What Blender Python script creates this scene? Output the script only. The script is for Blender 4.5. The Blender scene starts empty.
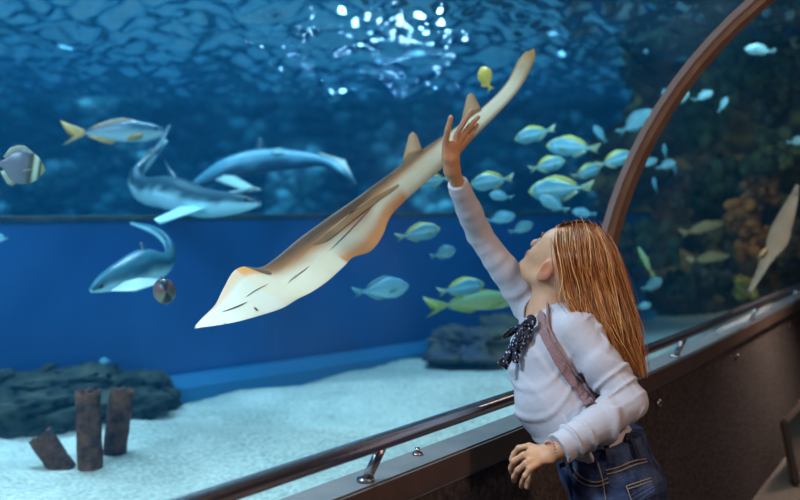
import bpy, bmesh, math, random
import numpy as np
from mathutils import Vector, Matrix, noise

random.seed(7)
RNG = np.random.default_rng(7)
scene = bpy.context.scene
COL = scene.collection
CAMZ = 1.35


def W(px, py, D):
    """point seen at px, py of the photograph at D metres in front of the camera"""
    return Vector(((px - 400) / 1000 * D, D, CAMZ - (py - 205) / 1000 * D))


# ---------------------------------------------------------------- materials
def mat(name, col=(.5, .5, .5), rough=.5, metal=0.0, spec=.5, attr=None, noise_s=None, noise_a=0.0,
        bump=0.0, bump_s=40, sub=0.0, col2=None, trans=0.0, coat=0.0):
    m = bpy.data.materials.new(name)
    m.use_nodes = True
    nt = m.node_tree
    b = nt.nodes['Principled BSDF']
    b.inputs['Base Color'].default_value = (*col, 1)
    b.inputs['Roughness'].default_value = rough
    b.inputs['Metallic'].default_value = metal
    b.inputs['Specular IOR Level'].default_value = spec
    b.inputs['Transmission Weight'].default_value = trans
    b.inputs['Coat Weight'].default_value = coat
    if sub:
        b.inputs['Subsurface Weight'].default_value = sub
        b.inputs['Subsurface Radius'].default_value = (.02, .008, .004)
    tc = nt.nodes.new('ShaderNodeTexCoord')
    src = None
    if attr:
        a = nt.nodes.new('ShaderNodeVertexColor')
        a.layer_name = attr
        src = a.outputs['Color']
    if noise_s:
        n = nt.nodes.new('ShaderNodeTexNoise')
        n.inputs['Scale'].default_value = noise_s
        n.inputs['Detail'].default_value = 6
        nt.links.new(tc.outputs['Object'], n.inputs['Vector'])
        if col2 is not None and not attr:
            r = nt.nodes.new('ShaderNodeValToRGB')
            r.color_ramp.elements[0].position = .38
            r.color_ramp.elements[1].position = .62
            r.color_ramp.elements[0].color = (*col, 1)
            r.color_ramp.elements[1].color = (*col2, 1)
            nt.links.new(n.outputs['Fac'], r.inputs['Fac'])
            src = r.outputs['Color']
        elif attr:
            mx = nt.nodes.new('ShaderNodeMix')
            mx.data_type = 'RGBA'
            mx.blend_type = 'OVERLAY'
            mx.inputs['Factor'].default_value = noise_a
            nt.links.new(src, mx.inputs['A'])
            nt.links.new(n.outputs['Fac'], mx.inputs['B'])
            src = mx.outputs['Result']
    if src is not None:
        nt.links.new(src, b.inputs['Base Color'])
    if bump:
        n2 = nt.nodes.new('ShaderNodeTexNoise')
        n2.inputs['Scale'].default_value = bump_s
        n2.inputs['Detail'].default_value = 5
        nt.links.new(tc.outputs['Object'], n2.inputs['Vector'])
        bp = nt.nodes.new('ShaderNodeBump')
        bp.inputs['Strength'].default_value = bump
        bp.inputs['Distance'].default_value = .02
        nt.links.new(n2.outputs['Fac'], bp.inputs['Height'])
        nt.links.new(bp.outputs['Normal'], b.inputs['Normal'])
    return m


M = {}
M['skin'] = mat('skin', rough=.5, spec=.35, attr='Col', sub=.12, noise_s=60, noise_a=.12)
M['shirt'] = mat('shirt_cotton', (.50, .48, .56), rough=.9, spec=.1, bump=.12, bump_s=55)
M['denim'] = mat('denim', (.018, .03, .085), rough=.85, spec=.15, noise_s=26, col2=(.06, .085, .18), bump=.3, bump_s=160)
M['denim_dark'] = mat('denim_dark', (.008, .012, .035), rough=.85, noise_s=40, col2=(.025, .03, .07))
M['stitch'] = mat('stitching', (.30, .22, .16), rough=.8)
M['hair'] = mat('hair', rough=.36, spec=.6, attr='Col')
M['strap'] = mat('strap_webbing', (.26, .15, .165), rough=.8, bump=.3, bump_s=200)
M['bead'] = mat('bracelet_beads', (.55, .25, .2), rough=.35)
M['steel'] = mat('rail_steel', (.52, .44, .44), rough=.25, metal=1, bump=.02, bump_s=60)
M['ledge'] = mat('ledge_metal', (.15, .15, .16), rough=.6, noise_s=12, col2=(.19, .18, .19))
M['ledge_face'] = mat('ledge_face', (.085, .048, .038), rough=.5, noise_s=10, col2=(.11, .06, .05))
M['carpet'] = mat('wall_carpet', (.06, .042, .042), rough=1, spec=.05, noise_s=60, col2=(.11, .085, .085), bump=.6, bump_s=90)
M['floor'] = mat('floor_carpet', (.16, .115, .10), rough=1, spec=.1, noise_s=50, col2=(.20, .15, .13), bump=.3, bump_s=80)
M['rib'] = mat('rib_metal', (.30, .15, .10), rough=.42, metal=.25, noise_s=8, col2=(.36, .20, .14))
M['rib_edge'] = mat('rib_seal', (.34, .27, .27), rough=.55)
M['eye_w'] = mat('eye_white', (.8, .8, .78), rough=.15)
M['black'] = mat('black_gloss', (.008, .008, .01), rough=.12)
M['sand'] = mat('sand', (.46, .46, .39), rough=1, spec=.1, noise_s=2.2, col2=(.62, .58, .49), bump=.35, bump_s=35)
_nt = M['sand'].node_tree
_b = _nt.nodes['Principled BSDF']
_lk = _b.inputs['Base Color'].links[0].from_socket
_tc = _nt.nodes.new('ShaderNodeTexCoord')
_n = _nt.nodes.new('ShaderNodeTexNoise'); _n.inputs['Scale'].default_value = 55; _n.inputs['Detail'].default_value = 8
_mx = _nt.nodes.new('ShaderNodeMix'); _mx.data_type = 'RGBA'; _mx.blend_type = 'OVERLAY'; _mx.inputs['Factor'].default_value = .8
_nt.links.new(_tc.outputs['Object'], _n.inputs['Vector'])
_nt.links.new(_lk, _mx.inputs['A']); _nt.links.new(_n.outputs['Fac'], _mx.inputs['B'])
_nt.links.new(_mx.outputs['Result'], _b.inputs['Base Color'])
M['bluewall'] = mat('blue_wall', (.010, .08, .26), rough=.4, noise_s=1.3, col2=(.014, .11, .32), bump=.05, bump_s=3)
M['kerb'] = mat('blue_kerb', (.02, .17, .34), rough=.7)
M['pipe'] = mat('rusty_pipe', (.05, .013, .005), rough=.95, noise_s=22, col2=(.20, .07, .028), bump=1, bump_s=40)
M['rock'] = mat('dark_rock', (.010, .016, .014), rough=.95, noise_s=7, col2=(.055, .06, .038), bump=1, bump_s=14)
M['fish'] = mat('fish_skin', rough=.35, spec=.5, attr='Col', noise_s=30, noise_a=.25)
M['ray'] = mat('ray_skin', rough=.75, spec=.08, attr="Col", noise_s=14, noise_a=.25, bump=.06, bump_s=40)
M['coral'] = mat('coral', rough=.95, attr='Col', noise_s=12, noise_a=.4, bump=1, bump_s=16)
M['brow'] = mat('brow_hair', (.30, .12, .045), rough=.7)
M['slit'] = mat('dark_slit_crease', (.10, .06, .05))
M['bronze'] = mat('frame_metal', (.13, .085, .07), rough=.4, metal=.5)


def dots_mat():
    m = mat('navy_dotted_cloth', (.008, .01, .03), rough=.8)
    nt = m.node_tree
    b = nt.nodes['Principled BSDF']
    tc = nt.nodes.new('ShaderNodeTexCoord')
    v = nt.nodes.new('ShaderNodeTexVoronoi')
    v.inputs['Scale'].default_value = 120
    nt.links.new(tc.outputs['Object'], v.inputs['Vector'])
    r = nt.nodes.new('ShaderNodeValToRGB')
    r.color_ramp.elements[0].position = .24
    r.color_ramp.elements[0].color = (.55, .6, .75, 1)
    r.color_ramp.elements[1].position = .34
    r.color_ramp.elements[1].color = (.008, .010, .035, 1)
    nt.links.new(v.outputs['Distance'], r.inputs['Fac'])
    nt.links.new(r.outputs['Color'], b.inputs['Base Color'])
    return m


M['dots'] = dots_mat()


def glass_mat():
    m = bpy.data.materials.new('acrylic_glass')
    m.use_nodes = True
    nt = m.node_tree
    nt.nodes.clear()
    o = nt.nodes.new('ShaderNodeOutputMaterial')
    t = nt.nodes.new('ShaderNodeBsdfTransparent')
    t.inputs['Color'].default_value = (.97, .99, 1, 1)
    g = nt.nodes.new('ShaderNodeBsdfGlossy')
    g.inputs['Roughness'].default_value = .02
    g.inputs['Color'].default_value = (.5, .5, .5, 1)
    lw = nt.nodes.new('ShaderNodeLayerWeight')
    pw = nt.nodes.new('ShaderNodeMath'); pw.operation = 'POWER'; pw.inputs[1].default_value = 5
    f = nt.nodes.new('ShaderNodeMath'); f.operation = 'MULTIPLY_ADD'; f.inputs[1].default_value = .22; f.inputs[2].default_value = .012
    nt.links.new(lw.outputs['Facing'], pw.inputs[0])
    nt.links.new(pw.outputs[0], f.inputs[0])
    mx = nt.nodes.new('ShaderNodeMixShader')
    nt.links.new(f.outputs[0], mx.inputs[0])
    nt.links.new(t.outputs[0], mx.inputs[1])
    nt.links.new(g.outputs[0], mx.inputs[2])
    nt.links.new(mx.outputs[0], o.inputs['Surface'])
    return m


M['glass'] = glass_mat()


def water_volume():
    m = bpy.data.materials.new('water_body')
    m.use_nodes = True
    nt = m.node_tree
    nt.nodes.clear()
    o = nt.nodes.new('ShaderNodeOutputMaterial')
    a = nt.nodes.new('ShaderNodeVolumeAbsorption')
    a.inputs['Color'].default_value = (.18, .68, .94, 1)
    a.inputs['Density'].default_value = .22
    s = nt.nodes.new('ShaderNodeVolumeScatter')
    s.inputs['Color'].default_value = (.02, .50, 1, 1)
    s.inputs['Density'].default_value = .018
    s.inputs['Anisotropy'].default_value = .3
    ad = nt.nodes.new('ShaderNodeAddShader')
    nt.links.new(a.outputs[0], ad.inputs[0])
    nt.links.new(s.outputs[0], ad.inputs[1])
    nt.links.new(ad.outputs[0], o.inputs['Volume'])
    return m


M['water'] = water_volume()


def surface_mat():
    m = bpy.data.materials.new('water_surface')
    m.use_nodes = True
    nt = m.node_tree
    nt.nodes.clear()
    L = nt.links.new
    o = nt.nodes.new('ShaderNodeOutputMaterial')
    tr = nt.nodes.new('ShaderNodeBsdfTransparent')
    tr.inputs['Color'].default_value = (.9, .97, 1, 1)
    tl = nt.nodes.new('ShaderNodeBsdfTranslucent')
    tl.inputs['Color'].default_value = (.03, .45, .80, 1)
    gl = nt.nodes.new('ShaderNodeBsdfGlossy')
    gl.inputs['Roughness'].default_value = .05
    gl.inputs['Color'].default_value = (.97, 1, 1, 1)
    rf = nt.nodes.new('ShaderNodeBsdfRefraction')
    rf.inputs['Roughness'].default_value = .08
    rf.inputs['IOR'].default_value = 1.06
    rf.inputs['Color'].default_value = (.75, .95, 1, 1)
    a = nt.nodes.new('ShaderNodeMixShader'); a.inputs[0].default_value = .93
    L(tl.outputs[0], a.inputs[1]); L(rf.outputs[0], a.inputs[2])
    b = nt.nodes.new('ShaderNodeMixShader'); b.inputs[0].default_value = .88
    L(a.outputs[0], b.inputs[1]); L(gl.outputs[0], b.inputs[2])
    c = nt.nodes.new('ShaderNodeMixShader'); c.inputs[0].default_value = .72
    L(tr.outputs[0], c.inputs[1]); L(b.outputs[0], c.inputs[2])
    L(c.outputs[0], o.inputs['Surface'])
    return m


M['surface'] = surface_mat()


# ---------------------------------------------------------------- mesh helpers
def link(name, me, parent=None, material=None):
    o = bpy.data.objects.new(name, me)
    COL.objects.link(o)
    if parent is not None:
        o.parent = parent
        o.matrix_parent_inverse = parent.matrix_world.inverted()
    if material is not None:
        me.materials.append(material)
    return o


def mesh(name, V, F, material=None, parent=None, smooth=True, cols=None):
    me = bpy.data.meshes.new(name)
    me.from_pydata([tuple(v) for v in V], [], [tuple(int(i) for i in f) for f in F])
    me.update()
    bm = bmesh.new(); bm.from_mesh(me)
    bmesh.ops.recalc_face_normals(bm, faces=bm.faces)
    bm.to_mesh(me); bm.free()
    if smooth:
        me.polygons.foreach_set('use_smooth', [True] * len(me.polygons))
    if cols is not None:
        ca = me.color_attributes.new('Col', 'FLOAT_COLOR', 'POINT')
        flat = np.ones((len(V), 4), dtype=np.float32)
        flat[:, :3] = np.asarray(cols, dtype=np.float32)
        ca.data.foreach_set('color', flat.ravel())
    return link(name, me, parent, material)


def tag(o, label=None, cat=None, group=None, kind=None):
    if label: o['label'] = label
    if cat: o['category'] = cat
    if group: o['group'] = group
    if kind: o['kind'] = kind
    return o


def empty(name, loc=(0, 0, 0)):
    o = bpy.data.objects.new(name, None)
    o.empty_display_size = .1
    COL.objects.link(o)
    o.location = loc
    bpy.context.view_layer.update()
    return o


def loft(rings, cap=True, closed=True):
    """rings: list of equal-length point lists -> V, F"""
    V, F = [], []
    n = len(rings[0])
    for r in rings: V += [Vector(p) for p in r]
    for i in range(len(rings) - 1):
        for j in range(n if closed else n - 1):
            k = (j + 1) % n
            F.append((i * n + j, i * n + k, (i + 1) * n + k, (i + 1) * n + j))
    if cap and closed:
        F.append(tuple(range(n - 1, -1, -1)))
        F.append(tuple((len(rings) - 1) * n + j for j in range(n)))
    return V, F


def joinVF(parts):
    V, F, C = [], [], []
    for p in parts:
        o = len(V)
        V += list(p[0])
        F += [tuple(i + o for i in f) for f in p[1]]
        if len(p) > 2: C += list(p[2])
    return V, F, C


def spline(P, n):
    """Catmull-Rom through rows of P (numpy k x d), n samples"""
    P = np.asarray([list(p) for p in P], float)
    k = len(P)
    Q = np.vstack([2 * P[0] - P[1], P, 2 * P[-1] - P[-2]])
    out = []
    for t in np.linspace(0, k - 1, n):
        i = min(int(t), k - 2); u = t - i
        a, b, c, d = Q[i], Q[i + 1], Q[i + 2], Q[i + 3]
        out.append(.5 * ((2 * b) + (-a + c) * u + (2 * a - 5 * b + 4 * c - d) * u * u + (-a + 3 * b - 3 * c + d) * u ** 3))
    return np.array(out)


def tube(P, R, n=12, squash=1.0, up=Vector((0, 0, 1))):
    P = [Vector(p) for p in P]
    if not hasattr(R, '__len__'): R = [R] * len(P)
    rings = []
    for i, p in enumerate(P):
        t = (P[min(i + 1, len(P) - 1)] - P[max(i - 1, 0)]).normalized()
        a = t.cross(up)
        if a.length < 1e-3: a = t.cross(Vector((1, 0, 0)))
        a.normalize(); b = a.cross(t)
        rings.append([p + a * R[i] * math.cos(q) + b * R[i] * squash * math.sin(q)
                      for q in [2 * math.pi * j / n for j in range(n)]])
    return loft(rings)


def blade(base, tip, rows=6, thick=.006, bow=None):
    """fin between a base polyline and a tip polyline: lens section"""
    base = [Vector(p) for p in base]; tip = [Vector(p) for p in tip]
    n = len(base)
    a = (base[-1] - base[0]); b = (sum(tip, Vector()) / n - sum(base, Vector()) / n)
    N = a.cross(b)
    N = N.normalized() if N.length > 1e-9 else Vector((0, 1, 0))
    rings = []
    for r in range(rows + 1):
        t = r / rows
        up_, dn = [], []
        for j in range(n):
            s = j / (n - 1)
            th = thick * (1 - .85 * t) * (.15 + math.sin(math.pi * s))
            p = base[j].lerp(tip[j], t)
            if bow: p = p + Vector(bow) * math.sin(math.pi * .5 * t) * t
            up_.append(p + N * th * .5); dn.append(p - N * th * .5)
        rings.append(up_ + dn[::-1])
    return loft(rings)


def ball(c, r, n=12, m=8, ax=None):
    c = Vector(c)
    r = Vector((r, r, r)) if not hasattr(r, '__len__') else Vector(r)
    A = ax or (Vector((1, 0, 0)), Vector((0, 1, 0)), Vector((0, 0, 1)))
    rings = []
    for i in range(m + 1):
        th = math.pi * (i + .02) / (m + .04)
        rings.append([c + A[0] * r[0] * math.sin(th) * math.cos(q) + A[1] * r[1] * math.sin(th) * math.sin(q)
                      + A[2] * r[2] * math.cos(th) for q in [2 * math.pi * j / n for j in range(n)]])
    return loft(rings)


def box(c, s, ax=None):
    A = ax or (Vector((1, 0, 0)), Vector((0, 1, 0)), Vector((0, 0, 1)))
    c = Vector(c)
    V = [c + A[0] * s[0] * i / 2 + A[1] * s[1] * j / 2 + A[2] * s[2] * k / 2 for i in (-1, 1) for j in (-1, 1) for k in (-1, 1)]
    F = [(0, 1, 3, 2), (4, 6, 7, 5), (0, 4, 5, 1), (2, 3, 7, 6), (0, 2, 6, 4), (1, 5, 7, 3)]
    return V, F


# ---------------------------------------------------------------- the tunnel's course (plan curve of the rail)
DS = .05
S0, S1 = -6.0, 13.0


def heading(s):
    return math.radians(max(30.3, min(38, 34.2 - (1.9 if s > 0 else 0.7) * s)))


_pts = {0: Vector((.298, 2.71, 0))}
k = 0
while k * DS < S1 + 1:
    h = heading((k + .5) * DS)
    _pts[k + 1] = _pts[k] + Vector((math.sin(h), math.cos(h), 0)) * DS
    k += 1
k = 0
while k * DS > S0 - 1:
    h = heading((k - .5) * DS)
    _pts[k - 1] = _pts[k] - Vector((math.sin(h), math.cos(h), 0)) * DS
    k -= 1


def track(s, off=0.0, z=0.0):
    """point at arc length s along the rail; off > 0 goes out towards the tank, < 0 into the tunnel"""
    k = math.floor(s / DS); u = s / DS - k
    p = _pts[k].lerp(_pts[k + 1], u)
    h = heading(s)
    return p + Vector((-math.cos(h), math.sin(h), 0)) * off + Vector((0, 0, z))


def sweep(profile, s0=S0, s1=S1, ds=.25, closed=True, cap=True):
    n = max(2, int((s1 - s0) / ds) + 1)
    rings = [[track(s0 + (s1 - s0) * i / (n - 1), o, z) for o, z in profile] for i in range(n)]
    return loft(rings, cap=cap, closed=closed)


ARC_Z, ARC_R, GL = .90, 1.40, .105          # arch centre height, inner radius, glass foot offset from rail
ARC_O = GL - ARC_R                           # offset of the tunnel's centre line
LEDGE_Z, RAIL_Z = .735, .826
SAND_Z = .35


def arc(r, a0, a1, n):
    return [(ARC_O + r * math.cos(a0 + (a1 - a0) * i / n), ARC_Z + r * math.sin(a0 + (a1 - a0) * i / n)) for i in range(n + 1)]


def arch_profile(r0, r1, n=40):
    prof = [(ARC_O + r0, .2)] + arc(r0, 0, math.pi, n) + [(ARC_O - r0, .2)]
    prof2 = [(ARC_O + r1, .2)] + arc(r1, 0, math.pi, n) + [(ARC_O - r1, .2)]
    return prof + prof2[::-1]


def mirror(prof):
    return [(2 * ARC_O - o, z) for o, z in prof]


# glass
V, F = sweep(arch_profile(ARC_R, ARC_R + .03))
tag(mesh('window_1', V, F, M['glass']), kind='structure')
# parapet walls, ledges, floor
for nm, mf in (('left', lambda p: p), ('right', mirror)):
    V, F = sweep(mf([(-.12, 0), (.02, .66), (GL - .004, .66), (GL - .004, 0)]))
    tag(mesh('wall_' + nm, V, F, M['carpet'], smooth=False), kind='structure')
    i = 1 if nm == 'left' else 3
    V, F = sweep(mf([(0, .672), (0, LEDGE_Z - .004), (.008, LEDGE_Z - .004), (.008, .672)]))
    tag(mesh('trim_%d' % (i + 1), V, F, M['ledge_face'], smooth=False), kind='structure')
    V, F = sweep(mf([(.009, .661), (.009, LEDGE_Z), (GL - .004, LEDGE_Z), (GL - .004, .661)]))
    tag(mesh('trim_%d' % i, V, F, M['ledge'], smooth=False), kind='structure')
V, F = sweep([(-.121, -.05), (-.121, 0), (2 * ARC_O + .121, 0), (2 * ARC_O + .121, -.05)])
tag(mesh('floor', V, F, M['floor'], smooth=False), kind='structure')

# handrail with its posts
rail = empty('handrail', track(0, 0, LEDGE_Z))
tag(rail, 'long polished steel handrail running along the glass behind the person', 'handrail')
P = [track(-5.5 + .25 * i, 0, RAIL_Z) for i in range(74)]
V, F = tube(P, .019, 20)
mesh('rail_tube', V, F, M['steel'], rail)
for s in [-3.9, -2.8, -1.7, -.6, .45, 1.57, 3.06, 4.4, 5.7, 6.9, 8.1, 9.3, 10.5]:
    a, b = track(s, 0.0, RAIL_Z - .014), track(s - .012, .035, LEDGE_Z)
    p1 = tube([a, a.lerp(b, .5), b], .0115, 10)
    p2 = tube([b + Vector((0, 0, .001)), b + Vector((0, 0, .008))], .02, 14)
    V, F, _ = joinVF([p1, p2])
    mesh('post', V, F, M['steel'], rail)
# bolts
for i, s in enumerate([-2.3, -1.2, -.35, .9, 2.4, 3.75, 5.1, 6.35, 7.6]):
    c = track(s, .070, LEDGE_Z)
    p1 = tube([c, c + Vector((0, 0, .006))], .013, 14)
    p2 = tube([c + Vector((0, 0, .006)), c + Vector((0, 0, .018))], .007, 6)
    V, F, _ = joinVF([p1, p2])
    lab = 'small round bolt on the grey ledge under the steel handrail'
    tag(mesh('ledge_bolt', V, F, M['steel']), lab, 'bolt', 'bolts along the ledge top')
for i, s in enumerate([1.23, 2.54, 4.1, 5.5, 6.9]):
    c = track(s, .012, .61); d = track(s, -.006, .61)
    V, F = tube([c, d], .014, 12)
    tag(mesh('wall_stud', V, F, M['steel']), 'small pale stud on the dark carpeted wall below the ledge', 'stud', 'studs along the dark wall')
# framed panel low on the wall at the right
A0 = Vector((1.90, 4.80, 0)); h_ = heading(3.2)
AL = Vector((math.sin(h_), math.cos(h_), 0)); AN = Vector((math.cos(h_), -math.sin(h_), 0))
fr = empty('framed_panel', A0)
tag(fr, 'low bronze framed dark panel standing on the floor at the right edge', 'panel')
PH, PL = .30, .62
pt = lambda a, z, o=0: A0 + AL * a + Vector((0, 0, z)) + AN * (o - z * .18)
for a, b in (((0, .02), (PL, .02)), ((0, PH), (PL, PH)), ((0, .02), (0, PH)), ((PL, .02), (PL, PH))):
    V, F = tube([pt(*a), pt(*b)], .02, 4)
    mesh('frame_bar', V, F, M['bronze'], fr, smooth=False)
V, F = loft([[pt(a, z, o) for z, o in ((.02, -.008), (PH, -.008), (PH, .006), (.02, .006))] for a in (0, PL)])
mesh('panel_board', V, F, M['black'], fr, smooth=False)

# arch ribs
RIBS = [.85, 6.0]
for i, s in enumerate(RIBS):
    r = empty('arch_rib', track(s, 0, LEDGE_Z))
    tag(r, ['tall curved brown metal arch rib rising behind the long red hair', 'brown metal arch rib further along the tunnel past the right frame edge'][i], 'arch')
    prof_i = [(ARC_O + ARC_R - .035, LEDGE_Z)] + arc(ARC_R - .035, 0, math.pi, 48) + [(ARC_O - ARC_R + .035, LEDGE_Z)]
    prof_o = [(ARC_O + ARC_R - .001, LEDGE_Z)] + arc(ARC_R - .001, 0, math.pi, 48) + [(ARC_O - ARC_R + .001, LEDGE_Z)]
    w = .042
    rings = []
    for (oi, zi), (oo, zo) in zip(prof_i, prof_o):
        rings.append([track(s - w, oo, zo), track(s - w * .8, oi, zi), track(s + w * .8, oi, zi), track(s + w, oo, zo)])
    V, F = loft(rings)
    mesh('rib_bar', V, F, M['rib'], r, smooth=False)
    rings = []
    for (oi, zi), (oo, zo) in zip(prof_i, prof_o):
        m_ = .55
        rings.append([track(s - w - .028, oo, zo), track(s - w - .022, oo * (1 - m_) + oi * m_, zo * (1 - m_) + zi * m_),
                      track(s - w * .9, oo * (1 - m_) + oi * m_, zo * (1 - m_) + zi * m_), track(s - w * .9, oo, zo)])
    V, F = loft(rings)
    mesh('rib_seal', V, F, M['rib_edge'], r, smooth=False)

# ---------------------------------------------------------------- the tank
# sand bed, one each side of the tunnel
def sand_h(x, y):
    v = noise.noise(Vector((x * .35, y * 1.2, 3))) * .06
    v += noise.noise(Vector((x * .8 - y * .3, y * 2.8, 5))) * .085
    v += noise.noise(Vector((x * 1.2 + y * .5, y * 5.5, 8))) * .030
    v += noise.noise(Vector((x * 5, y * 9, 1))) * .010
    return v


def sand_sheet(o0, o1, nm, lab):
    s = -6.0
    rings = []
    ns = 230
    offs = [o0 + (o1 - o0) * (t ** 1.6) for t in np.linspace(0, 1, 90)]
    for i in range(ns):
        s = S0 + (S1 - S0) * i / (ns - 1)
        row = []
        for o in offs:
            p = track(s, o, 0)
            row.append(Vector((p.x, p.y, SAND_Z - .02 + sand_h(p.x, p.y))))
        rings.append(row)
    V, F = loft(rings, closed=False)
    return tag(mesh(nm, V, F, M['sand']), kind='structure')


sand_sheet(.14, 12.5, 'ground_sand_bed', '')
# (far side of the tunnel)
V, F = sweep([(2 * ARC_O - .14, SAND_Z), (2 * ARC_O - 4, SAND_Z), (2 * ARC_O - 4, SAND_Z - .05), (2 * ARC_O - .14, SAND_Z - .05)])
tag(mesh('ground_sand_far', V, F, M['sand'], smooth=False), kind='structure')

# water volume, wrapped round the tunnel
TOP = 2.58
ro = ARC_R + .032
inner = [(ARC_O - ro, SAND_Z - .1), (ARC_O - ro, ARC_Z)] + arc(ro, math.pi, 0, 40)[1:] + [(ARC_O + ro, SAND_Z - .1)]
prof = [(13.5, SAND_Z - .1), (13.5, TOP), (2 * ARC_O - 5, TOP), (2 * ARC_O - 5, SAND_Z - .1)] + inner
V, F = sweep(prof, ds=1.0)
tag(mesh('water_body', V, F, M['water'], smooth=False), 'clear blue water filling the tank around the glass tunnel', 'water', kind='stuff')

# water surface seen from below
SURF = 2.60


def wave(x, y):
    v = noise.noise(Vector((x * 1.1, y * .45, 0))) * .05
    v += noise.noise(Vector((x * 2.6, y * 2.0, 4))) * .095
    v += noise.noise(Vector((x * 5.5, y * 4.0, 9))) * .070
    v += noise.noise(Vector((x * 11, y * 8, 2))) * .024
    return v


nx, ny = 440, 560
rows = []
for j in range(ny):
    y = 1.5 + 13.5 * (j / (ny - 1)) ** 1.15
    half = 1.5 + y * .62
    cx = .0
    rows.append([Vector((cx - half + 2 * half * i / (nx - 1), y, SURF + max(-.12, wave(cx - half + 2 * half * i / (nx - 1), y)))) for i in range(nx)])
V, F = loft(rows, closed=False)
ws = mesh('water_surface', V, F, M['surface'])
tag(ws, 'rippling water surface shimmering overhead, seen from below', 'water', kind='stuff')


# rough rock walls: displaced sheets
def rock_sheet(name, P0, P1, z0, z1, nu, nv, amp, cols, seed, lean=0.0, cs=2.6, scale=1.0):
    P0, P1 = Vector(P0), Vector(P1)
    d = (P1 - P0); nrm = Vector((d.y, -d.x, 0)).normalized()
    rows, C = [], []
    for i in range(nu):
        u = i / (nu - 1)
        row = []
        for j in range(nv):
            v = j / (nv - 1)
            p = P0 + d * u + Vector((0, 0, z0 + (z1 - z0) * v))
            q = p * scale
            n1 = noise.noise(Vector((q.x * .9, q.y * .9, q.z * 1.4 + seed)))
            cells = noise.voronoi(Vector((q.x * cs, q.y * cs, q.z * cs * 1.3 + seed)))[0]
            n2 = .5 - cells[0]
            n3 = noise.noise(Vector((q.x * 7, q.y * 7, q.z * 7 + seed)))
            h = amp * (n1 * 1.2 + n2 * .55 + n3 * .14) + lean * v * v
            row.append(p + nrm * h)
            m = max(0, min(1, .5 + noise.noise(Vector((q.x * 1.7, q.y * 1.7, q.z * 2.2 + seed + 5))) * 1.5))
            e = max(0, min(1, (cells[1] - cells[0]) * 2.2))
            ca = np.array(cols[0]) * (1 - m) + np.array(cols[1]) * m
            m2 = max(0, min(1, noise.noise(Vector((q.x * 1.3 + 9, q.y * 1.3, q.z * 1.5 + seed))) * 3 - .5))
            ca = ca * (1 - m2) + np.array(cols[2]) * m2
            hsh = math.sin(cells[1] * 0 + noise.noise(Vector(noise.voronoi(Vector((q.x * cs, q.y * cs, q.z * cs * 1.3 + seed)))[1][0]) * 7.3) * 40)
            C.append(ca * (.35 + .65 * e) * (2.6 if hsh > .62 else .6 + .5 * max(0, hsh)))
        rows.append(row)
    V, F = loft(rows, closed=False)
    # backs so that it has depth
    return mesh(name, V, F, M['coral'], cols=C)


rk = rock_sheet('wall_back', (-9, 11.6, 0), (5, 12.4, 0), .9, 2.65, 420, 70, .22,
                [(.010, .020, .022), (.04, .075, .07), (.40, .42, .33)], 3, cs=5.5)
tag(rk, kind='structure')
rk = rock_sheet('wall_reef', (1.45, 7.95, 0), (7.2, 14.2, 0), .2, 2.62, 360, 110, .5,
                [(.04, .026, .010), (.15, .11, .03), (.30, .16, .04)], 11, lean=.25, cs=4.6)
tag(rk, kind='structure')
# tank side wall closing the left
V, F = box((-8.3, 6, 1.4), (.2, 14, 2.6))
tag(mesh('wall_tank_side', V, F, M['bluewall'], smooth=False), kind='structure')

# low blue wall with its kerb
wallpts = [(-4.6, 2.1), (-3.1, 3.6), (-1.9, 4.76), (-1.24, 5.4), (.276, 6.9), (1.65, 8.26), (2.2, 8.8)]
wp = spline(wallpts, 40)


def plan_sweep(pts, prof):
    rings = []
    for i in range(len(pts)):
        a = pts[max(i - 1, 0)]; b = pts[min(i + 1, len(pts) - 1)]
        t = Vector((b[0] - a[0], b[1] - a[1], 0)).normalized()
        n = Vector((t.y, -t.x, 0))
        p = Vector((pts[i][0], pts[i][1], 0))
        rings.append([p + n * o + Vector((0, 0, z)) for o, z in prof])
    return loft(rings)


V, F = plan_sweep(wp, [(.02, 1.272), (.02, 1.292), (-.36, 1.292), (-.36, 1.272)])
tag(mesh('trim_coping', V, F, M['rock'], smooth=False), kind='structure')
V, F = plan_sweep(wp, [(0, .25), (0, 1.27), (-.35, 1.27), (-.35, .25)])
tag(mesh('wall_partition', V, F, M['bluewall'], smooth=False), kind='structure')
V, F = plan_sweep(wp, [(.005, .25), (.005, .43), (.05, .43), (.10, .37), (.10, .25)])
tag(mesh('trim_kerb', V, F, M['kerb'], smooth=False), kind='structure')

# unseen slab added above the water at the right, keeps the surface there dark
V, F = box((6.7, 7.5, 3.05), (8.0, 20, .3))
tag(mesh('ceiling_light_block', V, F, M['carpet'], smooth=False), kind='structure')


# ---------------------------------------------------------------- rocks, pipes, coral heads
def rock(name, c, r, seed, label, group=None, material=None, rz=0.0, cat='rock', n=54):
    V, F = ball((0, 0, 0), 1, n, n // 2 + 3)
    R = Matrix.Rotation(rz, 3, 'Z')
    out = []
    for v in V:
        d = v.normalized()
        k = 1 + noise.noise(d * 1.3 + Vector((seed, 0, 0))) * .45 - abs(noise.noise(d * 3.4 + Vector((0, seed, 0)))) * .5 + noise.noise(d * 8 + Vector((0, 0, seed))) * .13 + noise.noise(d * 17 + Vector((0, 0, seed))) * .06
        q = Vector((d.x * abs(d.x) ** -.15 if d.x else 0, d.y * abs(d.y) ** -.15 if d.y else 0, d.z * abs(d.z) ** -.3 if d.z else 0)) * k
        out.append(R @ Vector((q.x * r[0], q.y * r[1], q.z * r[2])) + Vector(c))
    o = mesh(name, out, F, material or M['rock'])
    return tag(o, label, cat, group)


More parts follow.
